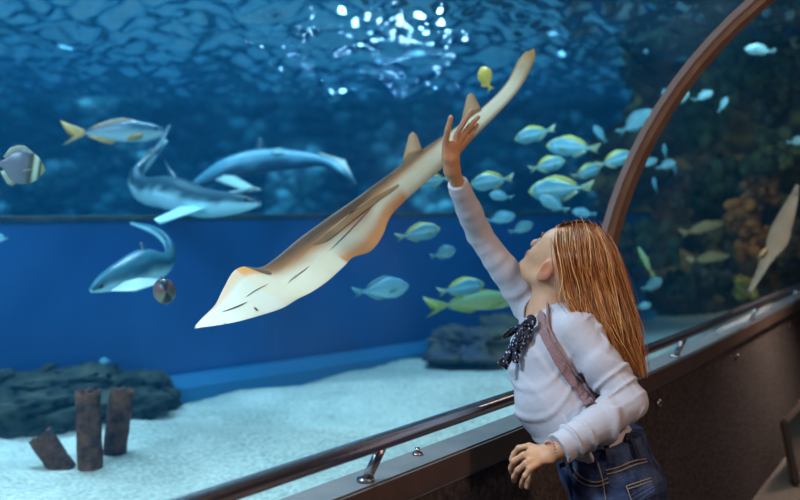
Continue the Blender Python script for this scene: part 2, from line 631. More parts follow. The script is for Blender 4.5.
rocks = [  # px, py, D, rx, ry, rz, rot, label
    (8, 372, 5.0, .26, .3, .10, .2, 'mossy dark rock topmost at the left frame edge'),
    (40, 392, 4.85, .34, .26, .08, .5, 'dark flat slab of rock just behind the upright rusty pipe, second row'),
    (88, 384, 5.0, .22, .26, .075, .3, 'humped dark rock showing above the tops of the two upright pipes'),
    (140, 393, 5.1, .20, .2, .085, .7, 'rightmost dark rock of the pile, ending at the open sand'),
    (18, 412, 4.6, .30, .24, .09, .1, 'low dark rock at left edge, lowest of the pile'),
    (70, 410, 4.65, .26, .2, .07, .4, 'flat grey-green rock at the foot of the pile behind the leaning pipe'),
    (128, 405, 4.85, .18, .2, .06, .6, 'low rounded rock at the foot of the pile right of the pipes'),
    (50, 365, 5.1, .24, .14, .05, .6, 'thin dark ledge of rock leaning on the back of the pile'),
]
for i, (px, py, D, a, b, c, rz, lab) in enumerate(rocks):
    p = W(px, py, D)
    rock('rock', p, (a, b, c * 1.25), i * 3.7 + 1, lab, 'rocks piled at the left of the sand', rz=rz)
M['boulder'] = mat('boulder', (.05, .05, .075), rough=.9, noise_s=4, col2=(.13, .10, .05), bump=.8, bump_s=12)
p = W(470, 345, 6.4); rock('boulder', p, (.26, .28, .12), 40, 'smooth grey purple boulder on the sand left of the navy neck scarf', material=M['boulder'], rz=.6)
p = W(505, 338, 6.9); rock('boulder', p, (.20, .2, .15), 44, 'mottled brown boulder half hidden behind the person’s chest'.replace('’', "'"), material=M['boulder'], rz=.2)


def pipe(top, bot, D, lab, r=.048, seed=0):
    a, b = W(*top, D), W(*bot, D)
    ax = (a - b).normalized()
    b = b - ax * .02
    rings = []
    x = ax.cross(Vector((0, 1, 0))).normalized(); y = x.cross(ax)
    n = 28
    L = (a - b).length

    def ring(c, rr, j):
        return [c + (x * math.cos(q) + y * math.sin(q)) * rr * (1 + .07 * noise.noise(Vector((math.cos(q) * 2, math.sin(q) * 2, j * .6 + seed))))
                + ax * (.014 * noise.noise(Vector((math.cos(q) * 3, math.sin(q) * 3, seed))) if j > 11 else 0)
                for q in [2 * math.pi * k / n for k in range(n)]]
    for j in range(14):
        rings.append(ring(b + ax * L * j / 13, r, j))
    rings.append(ring(a + ax * .003, r * .93, 13)); rings.append(ring(a - ax * .002, r * .78, 13))
    for j in range(4):
        rings.append(ring(a - ax * (.05 * (j + 1)), r * .76, 13))
    V, F = loft(rings)
    tag(mesh('rusty_pipe', V, F, M['pipe']), lab, 'pipe', 'rusty pipes standing in the sand')


pipe((40, 436), (62, 468), 3.86, 'shortest rusty brown pipe, leaning over to the left in the sand', seed=1)
pipe((88, 391), (90, 469), 3.86, 'tall upright rusty pipe in the middle of the three', seed=5)
pipe((122, 391), (114, 457), 4.03, 'tall rusty pipe leaning right, rightmost of the three', seed=9)

# coral heads on the reef wall at the right
ch = [(655, 245, 8.0, .20, (.06, .08, .03), 'dark olive coral head right of the hair, low on the reef'),
      (700, 120, 8.2, .24, (.10, .11, .03), 'olive coral clump high on the reef just right of the arch rib'),
      (742, 215, 7.6, .16, (.55, .17, .025), 'bright orange coral clump in the middle of the reef'),
      (755, 245, 7.5, .15, (.42, .12, .02), 'rusty orange coral clump directly below the brightest one'),
      (728, 180, 7.9, .18, (.10, .10, .04), 'brown green coral clump above the orange corals'),
      (775, 150, 7.4, .18, (.13, .13, .05), 'grey green coral clump beside the right frame edge'),
      (690, 190, 8.6, .20, (.06, .08, .04), 'dark coral clump between the arch rib and the orange corals'),
      (745, 60, 7.9, .22, (.09, .10, .03), 'olive coral clump near the top of the reef at the right'),
      (640, 60, 8.9, .24, (.04, .07, .04), 'dim green coral clump high on the reef left of the arch rib'),
      (715, 270, 8.2, .16, (.13, .09, .05), 'brown coral clump at the foot of the reef'),
      (785, 240, 7.4, .15, (.16, .10, .05), 'brown coral clump behind the pale ray at the right edge'),
      (745, 288, 8.2, .10, (.8, .55, .10), 'small yellow coral on the sand at the foot of the reef')]
ch += [(720, 85, 8.0, .17, (.12, .11, .04), 'mottled olive clump between the top coral and the arch rib'),
       (770, 105, 7.6, .16, (.09, .07, .03), 'dark brown clump near the right frame edge above the grey green one'),
       (705, 155, 8.3, .16, (.14, .09, .03), 'brown clump of coral high above the two slender brown fish'),
       (760, 190, 7.6, .13, (.30, .11, .03), 'small rusty clump right above the bright orange coral'),
       (722, 240, 8.0, .14, (.22, .12, .04), 'tan clump of coral just left of the orange corals'),
       (680, 285, 8.4, .13, (.10, .09, .05), 'low dark clump on the sand right of the long hair'),
       (790, 70, 7.6, .16, (.10, .09, .04), 'dim clump at the right frame edge near the top'),
       (765, 272, 7.9, .12, (.24, .13, .05), 'small brown clump at the reef foot left of the pale ray')]
for i, (px, py, D, r, c, lab) in enumerate(ch):
    base = W(px, py, D)
    parts, C = [], []
    rr = random.Random(i)
    for q in range(46):
        d = Vector((rr.uniform(-1, 1), rr.uniform(-.8, .5), rr.uniform(-1, 1)))
        s = r * rr.uniform(.13, .34)
        V, F = ball((0, 0, 0), 1, 12, 8)
        V = [base + d * r * .75 + v * s * (1 + .6 * noise.noise(v * 2.6 + Vector((i, q, 0)))) for v in V]
        k = rr.uniform(.35, 1.4)
        parts.append((V, F, [np.array(c) * k] * len(V)))
    V, F, C = joinVF(parts)
    tag(mesh('coral_clump', V, F, M['coral'], cols=C), lab, 'coral', 'corals on the reef wall')


# ---------------------------------------------------------------- fish
def frame_from(F_, roll=0.0):
    F_ = F_.normalized()
    side = Vector((0, 0, 1)).cross(F_).normalized()
    up = F_.cross(side)
    if roll:
        R = Matrix.Rotation(roll, 3, F_)
        side = R @ side; up = R @ up
    return Matrix((F_, side, up)).transposed()


def col_mix(a, b, t):
    t = max(0, min(1, t))
    return np.array(a) * (1 - t) + np.array(b) * t


PROFILES = {
    'oval': [(0, .01), (.06, .09), (.18, .19), (.35, .25), (.55, .23), (.75, .14), (.9, .05), (1, .045)],
    'slim': [(0, .01), (.06, .055), (.2, .105), (.4, .13), (.6, .11), (.8, .055), (.95, .02), (1, .022)],
    'disc': [(0, .02), (.05, .12), (.15, .28), (.32, .42), (.55, .46), (.75, .36), (.9, .13), (1, .07)],
}


def make_fish(kind, palette, width=.4):
    """unit-length fish, +X ahead, Z up; returns a list of (name, V, F, cols or None, material key)"""
    pr = np.array(PROFILES[kind])
    out = []
    rings, C = [], []
    n = 16
    NT = 18
    for i in range(NT):
        t = i / (NT - 1)
        h = np.interp(t, pr[:, 0], pr[:, 1])
        x = .5 - t * .8
        w = h * width * (1.0 if t < .5 else (1 - (t - .5) * .9))
        zc = -.01 if t < .3 else 0
        rg = []
        for q in range(n):
            a = 2 * math.pi * q / n
            rg.append(Vector((x, w * math.cos(a), zc + h * math.sin(a))))
            C.append(palette(t, math.sin(a)))
        rings.append(rg)
    V, F = loft(rings)
    out.append(('body', V, F, C, 'fish'))
    fc = palette(2, 0)
    # tail
    V, F = blade([(-.29, 0, .035), (-.29, 0, .018), (-.29, 0, 0), (-.29, 0, -.018), (-.29, 0, -.035)], [(-.52, 0, .15), (-.43, 0, .07), (-.345, 0, 0), (-.43, 0, -.07), (-.52, 0, -.15)], 5, .014)
    out.append(('tail_fin', V, F, [fc] * len(V), 'fish'))
    hm = lambda t: float(np.interp(t, pr[:, 0], pr[:, 1]))
    hh = .05 if kind == 'slim' else .075
    if kind == 'disc': hh = .12
    bs = [Vector((.5 - t * .8, 0, hm(t) - .012)) for t in (.3, .45, .6, .75, .88)]
    tp = [p + Vector((-.06, 0, hh * k)) for p, k in zip(bs, (.5, 1.0, .9, .8, .35))]
    V, F = blade(bs, tp, 4, .014)
    out.append(('dorsal_fin', V, F, [palette(3, 0)] * len(V), 'fish'))
    bs = [Vector((.5 - t * .8, 0, -hm(t) + .012)) for t in (.58, .7, .8, .88)]
    tp = [p + Vector((-.07, 0, -hh * k)) for p, k in zip(bs, (.9, .9, .6, .3))]
    V, F = blade(bs, tp, 4, .014)
    out.append(('anal_fin', V, F, [fc] * len(V), 'fish'))
    for s in (-1, 1):
        w = hm(.28) * width
        V, F = blade([(.28, s * w * .9, -.02), (.27, s * w * .95, -.05), (.26, s * w * .9, -.08)],
                     [(.15, s * (w + .07), -.05), (.12, s * (w + .06), -.09), (.14, s * (w + .03), -.12)], 4, .010)
        out.append(('pectoral_fin', V, F, [fc] * len(V), 'fish'))
        V, F = ball((.40, s * hm(.13) * width * .86, .03), .017, 8, 6)
        out.append(('eye', V, F, None, 'black'))
    return out


PROTO = {}


def place_fish(protokey, name, label, group, px, py, lenpx, D, ang, yaw=0, roll=0, sz=1.0):
    c = W(px, py, D)
    L = lenpx * D / 1000 / max(.35, math.cos(math.radians(yaw)))
    a, y = math.radians(ang), math.radians(yaw)
    F_ = Vector((math.cos(a) * math.cos(y), math.sin(y), math.sin(a) * math.cos(y)))
    R = frame_from(F_, math.radians(roll))
    Mx = Matrix.Translation(c) @ R.to_4x4() @ Matrix.Diagonal((L, L * sz, L * sz, 1))
    spec = PROTO[protokey]
    root = bpy.data.objects.new(name, None)
    root.empty_display_size = .05
    COL.objects.link(root)
    root.matrix_world = Mx
    tag(root, label, 'fish', group)
    for i, it in enumerate(spec['parts']):
        if spec['me'][i] is None:
            o = mesh(it[0], it[1], it[2], M[it[4]], None, True, it[3])
            spec['me'][i] = o
        else:
            o = spec['me'][i].copy()
            COL.objects.link(o)
        o.parent = root
        o.matrix_parent_inverse = Matrix.Identity(4)
        o.matrix_basis = Matrix.Identity(4)
    return root


def reg(key, kind, pal, width=.4):
    parts = make_fish(kind, pal, width)
    PROTO[key] = {'parts': parts, 'me': [None] * len(parts)}


def pal_blue(t, s):
    if t >= 2: return np.array((.25, .38, .25)) if t == 2 else np.array((.50, .55, .14))
    c = col_mix((.14, .42, .48), (.05, .26, .40), s * .6 + .5)
    if s > .72 or (t < .1): c = col_mix(c, (.50, .60, .12), .75)
    if -.2 < s < .25 and t > .15: c = col_mix(c, (.34, .70, .78), .7)
    return c


def pal_silver(t, s):
    if t >= 2: return np.array((.10, .30, .34))
    return col_mix((.26, .58, .64), (.06, .26, .36), s * .7 + .4)


def pal_yellow(t, s):
    if t >= 2: return np.array((.30, .36, .08))
    return col_mix((.42, .46, .16), (.16, .30, .16), s * .6 + .5)


def pal_jack(t, s):
    if t == 2: return np.array((.60, .36, .10))
    if t == 3: return np.array((.40, .28, .18))
    return col_mix((.34, .52, .54), (.02, .10, .15), (s + .15) * 2.2)


def pal_bat(t, s):
    if t >= 2: return np.array((.42, .42, .30))
    if t < .07: return np.array((.65, .65, .25))
    if t < .14: return np.array((.02, .05, .08))
    if t < .26: return np.array((.80, .88, .60))
    if t < .36: return np.array((.10, .09, .05))
    return col_mix((.22, .20, .22), (.13, .13, .17), s * .6 + .5)


def pal_round(t, s):
    if t >= 2: return np.array((.25, .2, .18))
    if abs(s) > .92: return np.array((.01, .008, .012))
    return col_mix((.34, .27, .16), (.22, .08, .09), s * .7 + .5)


def pal_brown(t, s):
    if t >= 2: return np.array((.40, .26, .10))
    return col_mix((.50, .36, .16), (.30, .2, .08), s * .6 + .5)


reg('blue', 'oval', pal_blue)
reg('silver', 'oval', pal_silver)
reg('yellow', 'slim', pal_yellow)
reg('jack', 'slim', pal_jack)
reg('bat', 'disc', pal_bat, .3)


def pal_gold(t, s):
    return np.array((.95, .70, .12)) if t < 2 else np.array((.85, .6, .1))


reg('gold', 'oval', pal_gold)
reg('round', 'disc', pal_round, .85)
reg('brown', 'slim', pal_brown)

SCH = 'fish of the school gathered right of the raised arm'
place_fish('bat', 'batfish', 'round grey banded fish with black and white face stripes at left edge', None, 17, 166, 52, 3.4, -8, 15, sz=.72)
place_fish('jack', 'trevally', 'long silvery fish with a yellow forked tail near the top left', None, 115, 132, 100, 4.6, 2, 8, sz=.85)
place_fish('round', 'butterflyfish', 'small round purplish fish seen head-on below the lower shark', None, 164, 291, 11, 3.3, 10, -68, 12)
place_fish('silver', 'reef_fish', 'tiny bright blue fish alone above the dark rocks at left', None, 105, 361, 13, 4.9, 185, 10)
place_fish('silver', 'reef_fish', 'small pale fish cut by the left frame edge in open water', None, 1, 238, 16, 4.2, 175, 10)
place_fish('gold', 'reef_fish', "bright golden fish just left of the big ray's tail tip", None, 486, 79, 27, 3.7, 110, 25, sz=1.25)
fl = [  # proto, px, py, len, D, ang, yaw, label
    ('blue', 535, 134, 36, 4.6, 195, 15, 'plump blue fish with yellow brow, highest of the school'),
    ('blue', 573, 147, 46, 5.0, 176, 10, 'long pale blue fish right of the topmost school fish'),
    ('blue', 547, 165, 34, 4.7, 15, 15, 'blue fish with raised tail just below the topmost school fish'),
    ('blue', 586, 172, 30, 5.2, 20, 20, 'dim blue fish between two brighter ones in mid school'),
    ('blue', 615, 160, 36, 5.0, 18, 10, 'pale blue fish just left of the arch rib'),
    ('blue', 492, 181, 36, 4.4, 188, 30, 'yellow marked blue fish just right of the white cuff'),
    ('blue', 561, 189, 56, 4.6, 184, 8, 'largest bright blue school fish, right above the hair'),
    ('silver', 554, 204, 26, 4.5, 150, 35, 'round pale fish directly under the largest school fish'),
    ('silver', 501, 196, 20, 4.6, 170, 30, 'small pale fish below the one beside the white cuff'),
    ('silver', 584, 213, 20, 5.6, 170, 20, 'faint small fish close above the top of the hair'),
    ('silver', 636, 122, 40, 5.4, 32, 10, 'faint slender fish climbing steeply towards the arch rib'),
    ('silver', 600, 134, 18, 5.6, 120, 30, 'small faint fish left of the steeply climbing one'),
    ('blue', 432, 180, 34, 4.4, 186, 10, 'greenish fish half hidden behind the big ray near the hand'),
    ('blue', 418, 233, 40, 4.2, 12, 10, 'bright blue fish with forked tail left of the raised sleeve'),
    ('silver', 443, 253, 24, 4.2, 15, 40, 'stubby pale fish just below the bright fork-tailed one'),
    ('silver', 381, 289, 50, 4.3, 8, 5, 'pale fish swimming alone below the big ray'),
    ('blue', 461, 288, 42, 4.6, 10, 8, 'blue fish right above the long yellow fish'),
    ('silver', 521, 228, 24, 4.9, 20, 25, "small pale fish left of the person's forehead"),
    ('silver', 500, 218, 28, 5.2, 12, 10, 'dim fish just right of the raised elbow'),
    ('silver', 470, 222, 16, 4.6, 170, 30, 'small dim fish partly behind the raised forearm'),
    ('silver', 663, 96, 16, 5.6, 60, 40, 'tiny bright fish touching the left edge of the arch rib'),
    ('silver', 684, 98, 16, 5.5, 50, 20, 'tiny fish first to the right of the arch rib near the top'),
    ('silver', 703, 96, 20, 5.6, 25, 10, 'tiny pale fish second to the right of the arch rib near the top'),
    ('silver', 723, 105, 18, 5.6, 55, 20, 'tiny pale fish third to the right of the arch rib near the top'),
    ('silver', 760, 50, 26, 5.2, 172, 10, 'pale fish alone in the dark top right corner'),
    ('silver', 797, 141, 20, 5.0, 10, 10, 'greenish pale fish cut by the right frame edge'),
    ('silver', 665, 152, 15, 5.5, 80, 50, 'round bright fish right of the arch rib at mid height'),
    ('silver', 649, 163, 18, 5.4, 25, 20, 'small blue fish touching the right edge of the arch rib'),
    ('silver', 666, 165, 20, 5.8, 20, 10, 'faint slanting fish beside the round bright one'),
    ('silver', 675, 171, 12, 5.5, 85, 30, 'tiny upright fish below the faint slanting one'),
    ('silver', 655, 185, 14, 5.8, 95, 30, 'tiny dim upright fish right of the arch rib, lowest there'),
    ('yellow', 646, 262, 28, 5.2, 110, 30, 'green yellow fish turned upwards right of the hair'),
    ('silver', 652, 285, 24, 5.2, 20, 35, 'pale turquoise fish below the green yellow one by the hair'),
    ('silver', 643, 306, 16, 5.8, 10, 20, 'small pale fish low over the sand right of the hair'),
]
for k, px, py, ln, D, an, yw, lab in fl:
    place_fish(k, 'reef_fish', lab, SCH, px, py, ln * 1.14, D, an, yw, sz=.74)
place_fish('yellow', 'yellow_fish', 'long yellow green fish behind the raised upper arm', None, 474, 302, 98, 4.9, 6, 5, sz=.75)
place_fish('brown', 'brown_fish', 'slender brown fish above another against the dark reef', None, 702, 228, 48, 6.8, 14, 10, sz=.8)
place_fish('brown', 'brown_fish', 'slender brown fish below another against the dark reef', None, 708, 258, 46, 6.8, 7, 10, sz=.8)


# ---------------------------------------------------------------- sharks
def shark(name, label, spine, radii, roll, back=(.015, .055, .08), belly=(.45, .80, .85), fins=(), ratio=.85, n=20, face=.0):
    P = spline([W(*p) for p in spine], 40)
    R = spline([[r * spine[i][2] / 1000] for i, r in enumerate(radii)], 40)[:, 0]
    rings, C = [], []
    for i in range(40):
        t = Vector(P[min(i + 1, 39)] - P[max(i - 1, 0)]).normalized()
        up = Vector(roll) - t * t.dot(Vector(roll)); up.normalize()
        sd = t.cross(up)
        r = max(R[i], .002)
        rg = []
        for q in range(n):
            a = 2 * math.pi * q / n
            rg.append(Vector(P[i]) + sd * r * ratio * math.cos(a) + up * r * math.sin(a))
            m = noise.noise(rg[-1] * 9) * .5
            C.append(col_mix(belly, back, (math.sin(a) + .12 + m * 1.0) * 2.4 + .5))
        rings.append(rg)
    V, F = loft(rings)
    c0 = Vector(P[20])
    root = empty(name, c0)
    tag(root, label, 'shark')
    mesh('body', V, F, M['fish'], root, cols=C)
    for nm, base, tip, col in fins:
        V, F = blade([W(*b) for b in base], [W(*b) for b in tip], 7, .03)
        mesh(nm, V, F, M['fish'], root, cols=[col] * len(V))
    # eyes at the head end (first point)
    hd = Vector(P[3]); t = Vector(P[0] - P[5]).normalized()
    up = Vector(roll) - t * t.dot(Vector(roll)); up.normalize(); sd = t.cross(up)
    for s in (-1, 1):
        V, F = ball(hd + sd * s * R[3] * ratio * .93 + up * R[3] * .2, .009, 8, 6)
        mesh('eye', V, F, M['black'], root)
    return root


BK, BL, YL = (.015, .06, .09), (.45, .80, .85), (.34, .34, .22)
shark('shark', 'large dark backed shark with pale belly, tail raised, upper left of the ray',
      [(260, 203, 4.3), (240, 203, 4.4), (205, 203, 4.6), (170, 193, 4.8), (145, 190, 5.0), (136, 176, 5.1), (150, 158, 5.2), (166, 140, 5.25)],
      [3, 10, 15, 17, 13, 8, 5, 2.5], (.1, .30, .95),
      fins=[('dorsal_fin', [(172, 184, 4.8), (180, 186, 4.75), (190, 192, 4.7)], [(164, 158, 4.9), (165, 160, 4.9), (168, 166, 4.9)], BK),
            ('tail_fin', [(146, 163, 5.2), (152, 157, 5.2), (160, 150, 5.2)], [(166, 128, 5.3), (168, 126, 5.3), (171, 124, 5.3)], BK),
            ('tail_fin', [(137, 176, 5.1), (141, 170, 5.15), (146, 163, 5.2)], [(129, 184, 5.0), (133, 172, 5.1), (152, 147, 5.2)], YL),
            ('pectoral_fin', [(205, 208, 4.5), (193, 210, 4.55), (180, 207, 4.6)], [(160, 224, 4.2), (157, 222, 4.2), (154, 219, 4.2)], BL),
            ('pectoral_fin', [(228, 199, 4.5), (218, 198, 4.55), (208, 196, 4.6)], [(262, 190, 4.3), (258, 188, 4.3), (252, 187, 4.3)], (.45, .6, .62))])
shark('shark', 'pale shark with arched dark tail swimming left against the blue wall',
      [(91, 290, 3.9), (102, 284, 3.95), (120, 276, 4.0), (142, 266, 4.1), (160, 265, 4.2), (170, 256, 4.3), (168, 243, 4.4), (155, 231, 4.5), (131, 223, 4.6)],
      [3, 9, 14, 17, 13, 7, 5, 4, 1.5], (.3, .25, .95), back=(.03, .14, .20), belly=(.42, .78, .84),
      fins=[('dorsal_fin', [(150, 253, 4.1), (145, 253, 4.1), (139, 256, 4.1)], [(142, 242, 4.1), (140, 242, 4.1), (139, 244, 4.1)], BK),
            ('tail_fin', [(171, 252, 4.3), (170, 246, 4.35), (165, 240, 4.4)], [(174, 262, 4.3), (176, 252, 4.3), (160, 231, 4.45)], (.03, .08, .1)),
            ('pectoral_fin', [(125, 282, 3.95), (138, 282, 4.0), (150, 278, 4.05)], [(110, 291, 3.8), (135, 291, 3.85), (168, 281, 3.95)], (.6, .78, .78))])
shark('shark', 'long slim shark in the distance, its tail curving down towards the ray',
      [(188, 190, 5.7), (205, 180, 5.7), (230, 168, 5.7), (262, 161, 5.7), (300, 160, 5.6), (325, 162, 5.5), (342, 172, 5.4), (354, 181, 5.4)],
      [2, 7, 11, 12, 9, 5, 4, 2], (.0, .0, 1), back=(.10, .30, .40), belly=(.02, .07, .14),
      fins=[('dorsal_fin', [(252, 154, 5.7), (260, 154, 5.7), (270, 154, 5.7)], [(259, 138, 5.7), (261, 138, 5.7), (263, 140, 5.7)], BK),
            ('tail_fin', [(330, 163, 5.5), (338, 168, 5.45), (345, 175, 5.4)], [(318, 152, 5.5), (345, 160, 5.45), (356, 184, 5.4)], (.7, .8, .7)),
            ('pectoral_fin', [(215, 180, 5.6), (225, 178, 5.6), (235, 176, 5.6)], [(248, 192, 5.3), (252, 190, 5.3), (256, 188, 5.3)], (.4, .6, .6)),
            ('pectoral_fin', [(262, 150, 5.7), (278, 151, 5.7), (292, 154, 5.7)], [(275, 153, 5.6), (300, 152, 5.6), (318, 158, 5.5)], (.45, .65, .6))])


# ---------------------------------------------------------------- guitarfish
def guitar_body(stations, nst=90, n=36, pig=None, thick=None, Nvec=(0, -.95, -.28)):
    """stations: (left px, right px, D, thick_back m, curl_left, curl_right); left = upper edge in the picture"""
    A = spline([[s[0][0], s[0][1], s[1][0], s[1][1], s[2], s[3], s[4], s[5]] for s in stations], nst)
    rings, C, info = [], [], []
    N0 = Vector(Nvec).normalized()
    for i, a in enumerate(A):
        D = a[4]
        # roll: the upper edge lies a little further away
        Lp, Rp = W(a[0], a[1], D + .05), W(a[2], a[3], D - .03)
        c = (Lp + Rp) / 2
        wv = (Rp - Lp) / 2
        hw = wv.length
        wn = wv.normalized()
        if i == 0 or True:
            N = N0 - wn * N0.dot(wn); N.normalize()
        th = max(a[5], .002)
        rg = []
        for q in range(n):
            ang = 2 * math.pi * q / n
            x = math.cos(ang); y = math.sin(ang)
            ax_ = abs(x)
            prof = (1 - ax_ ** 1.5) ** .8 if ax_ < 1 else 0
            edge = .0035 * (1 - ax_ ** 6)
            if y >= 0: off = prof * th * .32 + edge       # belly, towards the viewer
            else: off = -(prof ** 1.6 * th * .75 + edge)  # back
            curl = (a[6] * max(0, -x - .35) ** 2 + a[7] * max(0, x - .35) ** 2)
            p = c + wn * hw * x + N * (off + curl)
            rg.append(p)
            C.append(pig(i / (nst - 1), x, y))
        rings.append(rg)
        info.append((c, wn, N, hw, th))
    V, F = loft(rings)
    return V, F, C, info


def pig_main(t, x, y):
    cream = (.74, .62, .45)
    tan = (.42, .17, .06)
    brown = (.10, .048, .026)
    if y < -.02 and t > .07: return np.array((.15, .10, .075))
    w_ = noise.noise(Vector((t * 9, x * 1.5, 2))) * .18
    c = np.array(cream)
    if .04 < t < .34: c = col_mix(c, (.78, .33, .10), (-x - .45 + w_) * 4.5)
    if t < .2: c = col_mix(c, (.66, .68, .60), .45)
    if .26 < t < .72:
        w = math.sin((t - .26) / .46 * math.pi) ** .5
        c = col_mix(c, tan, (-x + .15 + w_) * 2.6 * w)
        c = col_mix(c, brown, ((-x - .30 + w_) * 3.0) * w)
        c = col_mix(c, (.35, .28, .22), ((-x - .92) * 14) * w)
    if .38 < t < .60: c = col_mix(c, (.62, .24, .09), (x - .36 + w_) * 3)
    if t > .6:
        c = col_mix(c, (.17, .09, .05), (-x - .45 + w_) * 2.6)
        c = col_mix(c, (.25, .15, .09), (x - .60 + w_) * 2.0)
    if t > .84: c = col_mix(c, (.40, .19, .06), (t - .84) * 8)
    return c


st = [  # upper edge, lower edge, D, back thickness, curls
    ((195, 326), (196, 328), 2.42, .006, 0, 0),
    ((203, 317), (213, 326), 2.44, .02, 0, 0),
    ((215, 305), (236, 322), 2.47, .035, 0, 0),
    ((226, 288), (262, 315), 2.50, .045, .02, 0),
    ((235, 272), (283, 308), 2.53, .05, .02, 0),
    ((247, 266), (298, 299), 2.56, .055, .03, .0),
    ((262, 267), (312, 292), 2.60, .055, .02, .0),
    ((277, 258), (328, 281), 2.64, .06, .02, .0),
    ((300, 238), (346, 266), 2.70, .065, .0, .02),
    ((322, 222), (356, 258), 2.76, .065, .0, .03),
    ((342, 208), (374, 253), 2.81, .06, .0, .05),
    ((358, 197), (386, 238), 2.86, .058, .0, .05),
    ((370, 188), (392, 218), 2.90, .055, .0, .02),
    ((388, 175), (404, 202), 2.95, .05, .0, .0),
    ((410, 158), (424, 184), 3.00, .046, .0, .0),
    ((432, 143), (444, 167), 3.05, .04, .0, .0),
    ((456, 127), (466, 146), 3.10, .034, .0, .0),
    ((478, 111), (487, 125), 3.15, .026, .0, .0),
    ((496, 95), (505, 106), 3.20, .02, .0, .0),
    ((508, 80), (518, 91), 3.24, .014, .0, .0),
    ((516, 64), (528, 75), 3.27, .010, .0, .0),
    ((524, 53), (535, 58), 3.30, .008, .0, .0),
    ((530, 50), (535, 50), 3.31, .004, .0, .0),
]
V, F, C, info = guitar_body(st, pig=pig_main, nst=110)
gf = empty('guitarfish', info[40][0])
tag(gf, 'big cream bellied guitarfish gliding up the glass above the sand', 'ray')
mesh('body', V, F, M['ray'], gf, cols=C)
BODY_VF = (V, F)
FT = (.40, .22, .11)
for base, tip in (([(402, 163), (411, 157), (422, 150)], [(409, 135), (413, 132), (417, 135)]),
                  ([(461, 123), (470, 117), (481, 109)], [(467, 96), (471, 93), (475, 96)])):
    V, F = blade([W(x, y, 3.06 if x < 430 else 3.18) for x, y in base], [W(x, y, 3.2 if x < 430 else 3.3) for x, y in tip], 8, .022)
    mesh('dorsal_fin', V, F, M['ray'], gf, cols=[FT] * len(V))
from mathutils.bvhtree import BVHTree
GB = BVHTree.FromPolygons([Vector(v) for v in BODY_VF[0]], [tuple(f) for f in BODY_VF[1]])


def on_ray(x, y, lift=0.0):
    d_ = (W(x, y, 1) - Vector((0, 0, CAMZ))).normalized()
    hit = GB.ray_cast(Vector((0, 0, CAMZ)), d_)
    return (hit[0] - d_ * lift) if hit[0] is not None else None


# folded upper pelvic fin laid along the flank
fb = [on_ray(x, y, -.002) for x, y in ((322, 246), (342, 230), (360, 215), (380, 200), (400, 186))]
ft = [on_ray(x, y, l) for x, y, l in ((312, 244, .004), (334, 226, .016), (352, 211, .020), (374, 196, .014), (398, 184, .004))]
if all(p is not None for p in fb + ft):
    V, F = blade(fb, ft, 6, .006)
    mesh('pelvic_fin', V, F, M['ray'], gf, cols=[(.50, .30, .16)] * len(V))
for (pts, r) in (([(222, 312), (236, 307), (247, 302)], .0035), ([(254, 307), (258, 311)], .004), ([(246, 297), (256, 290), (268, 284)], .002),
                 ([(288, 283), (297, 274)], .0018), ([(294, 279), (303, 270)], .0018), ([(300, 274), (309, 266)], .0018),
                 ([(330, 250), (352, 228), (371, 208)], .002)):  # last path is a dark tube drawing the shaded crease of the fin fold
    P = []
    for (x, y) in [tuple(v) for v in spline(pts, 8)]:
        d_ = (W(x, y, 1) - Vector((0, 0, CAMZ))).normalized()
        hit = GB.ray_cast(Vector((0, 0, CAMZ)), d_)
        if hit[0] is not None: P.append(hit[0] - d_ * .0003)
    if len(P) < 3: continue
    V, F = tube(P, [r * k for k in (np.sin(np.linspace(.3, math.pi - .3, len(P))))], 8, .6)
    mesh('gill_slit_or_fold' if r < .003 else 'mouth', V, F, mat('slit', (.10, .06, .05)) if 'slit' not in M else M['slit'], gf)


def pig_r(t, x, y):
    return col_mix((.17, .115, .08), (.24, .16, .11), x * .5 + .5) if y >= 0 else np.array((.2, .14, .1))


st = [((797, 184), (799, 186), 4.9, .006, 0, 0), ((787, 200), (797, 206), 4.85, .03, 0, 0), ((776, 218), (792, 228), 4.8, .05, 0, 0),
      ((769, 235), (788, 243), 4.75, .06, .02, 0), ((766, 246), (780, 255), 4.7, .05, 0, .03), ((762, 254), (774, 259), 4.68, .045, 0, 0),
      ((759, 262), (768, 267), 4.66, .03, 0, 0), ((755, 274), (762, 277), 4.64, .02, 0, 0), ((747, 292), (751, 293), 4.6, .01, 0, 0)]
V, F, C, info2 = guitar_body(st, pig=pig_r, nst=50)
g2 = empty('guitarfish', info2[25][0])
tag(g2, 'dim brown guitarfish hanging nose up at the right frame edge', 'ray')
mesh('body', V, F, M['ray'], g2, cols=C)
V, F = blade([W(762, 256, 4.68), W(764, 252, 4.69), W(767, 247, 4.7)], [W(757, 259, 4.75), W(758, 257, 4.75), W(760, 254, 4.75)], 5, .02)
mesh('dorsal_fin', V, F, M['ray'], g2, cols=[FT] * len(V))

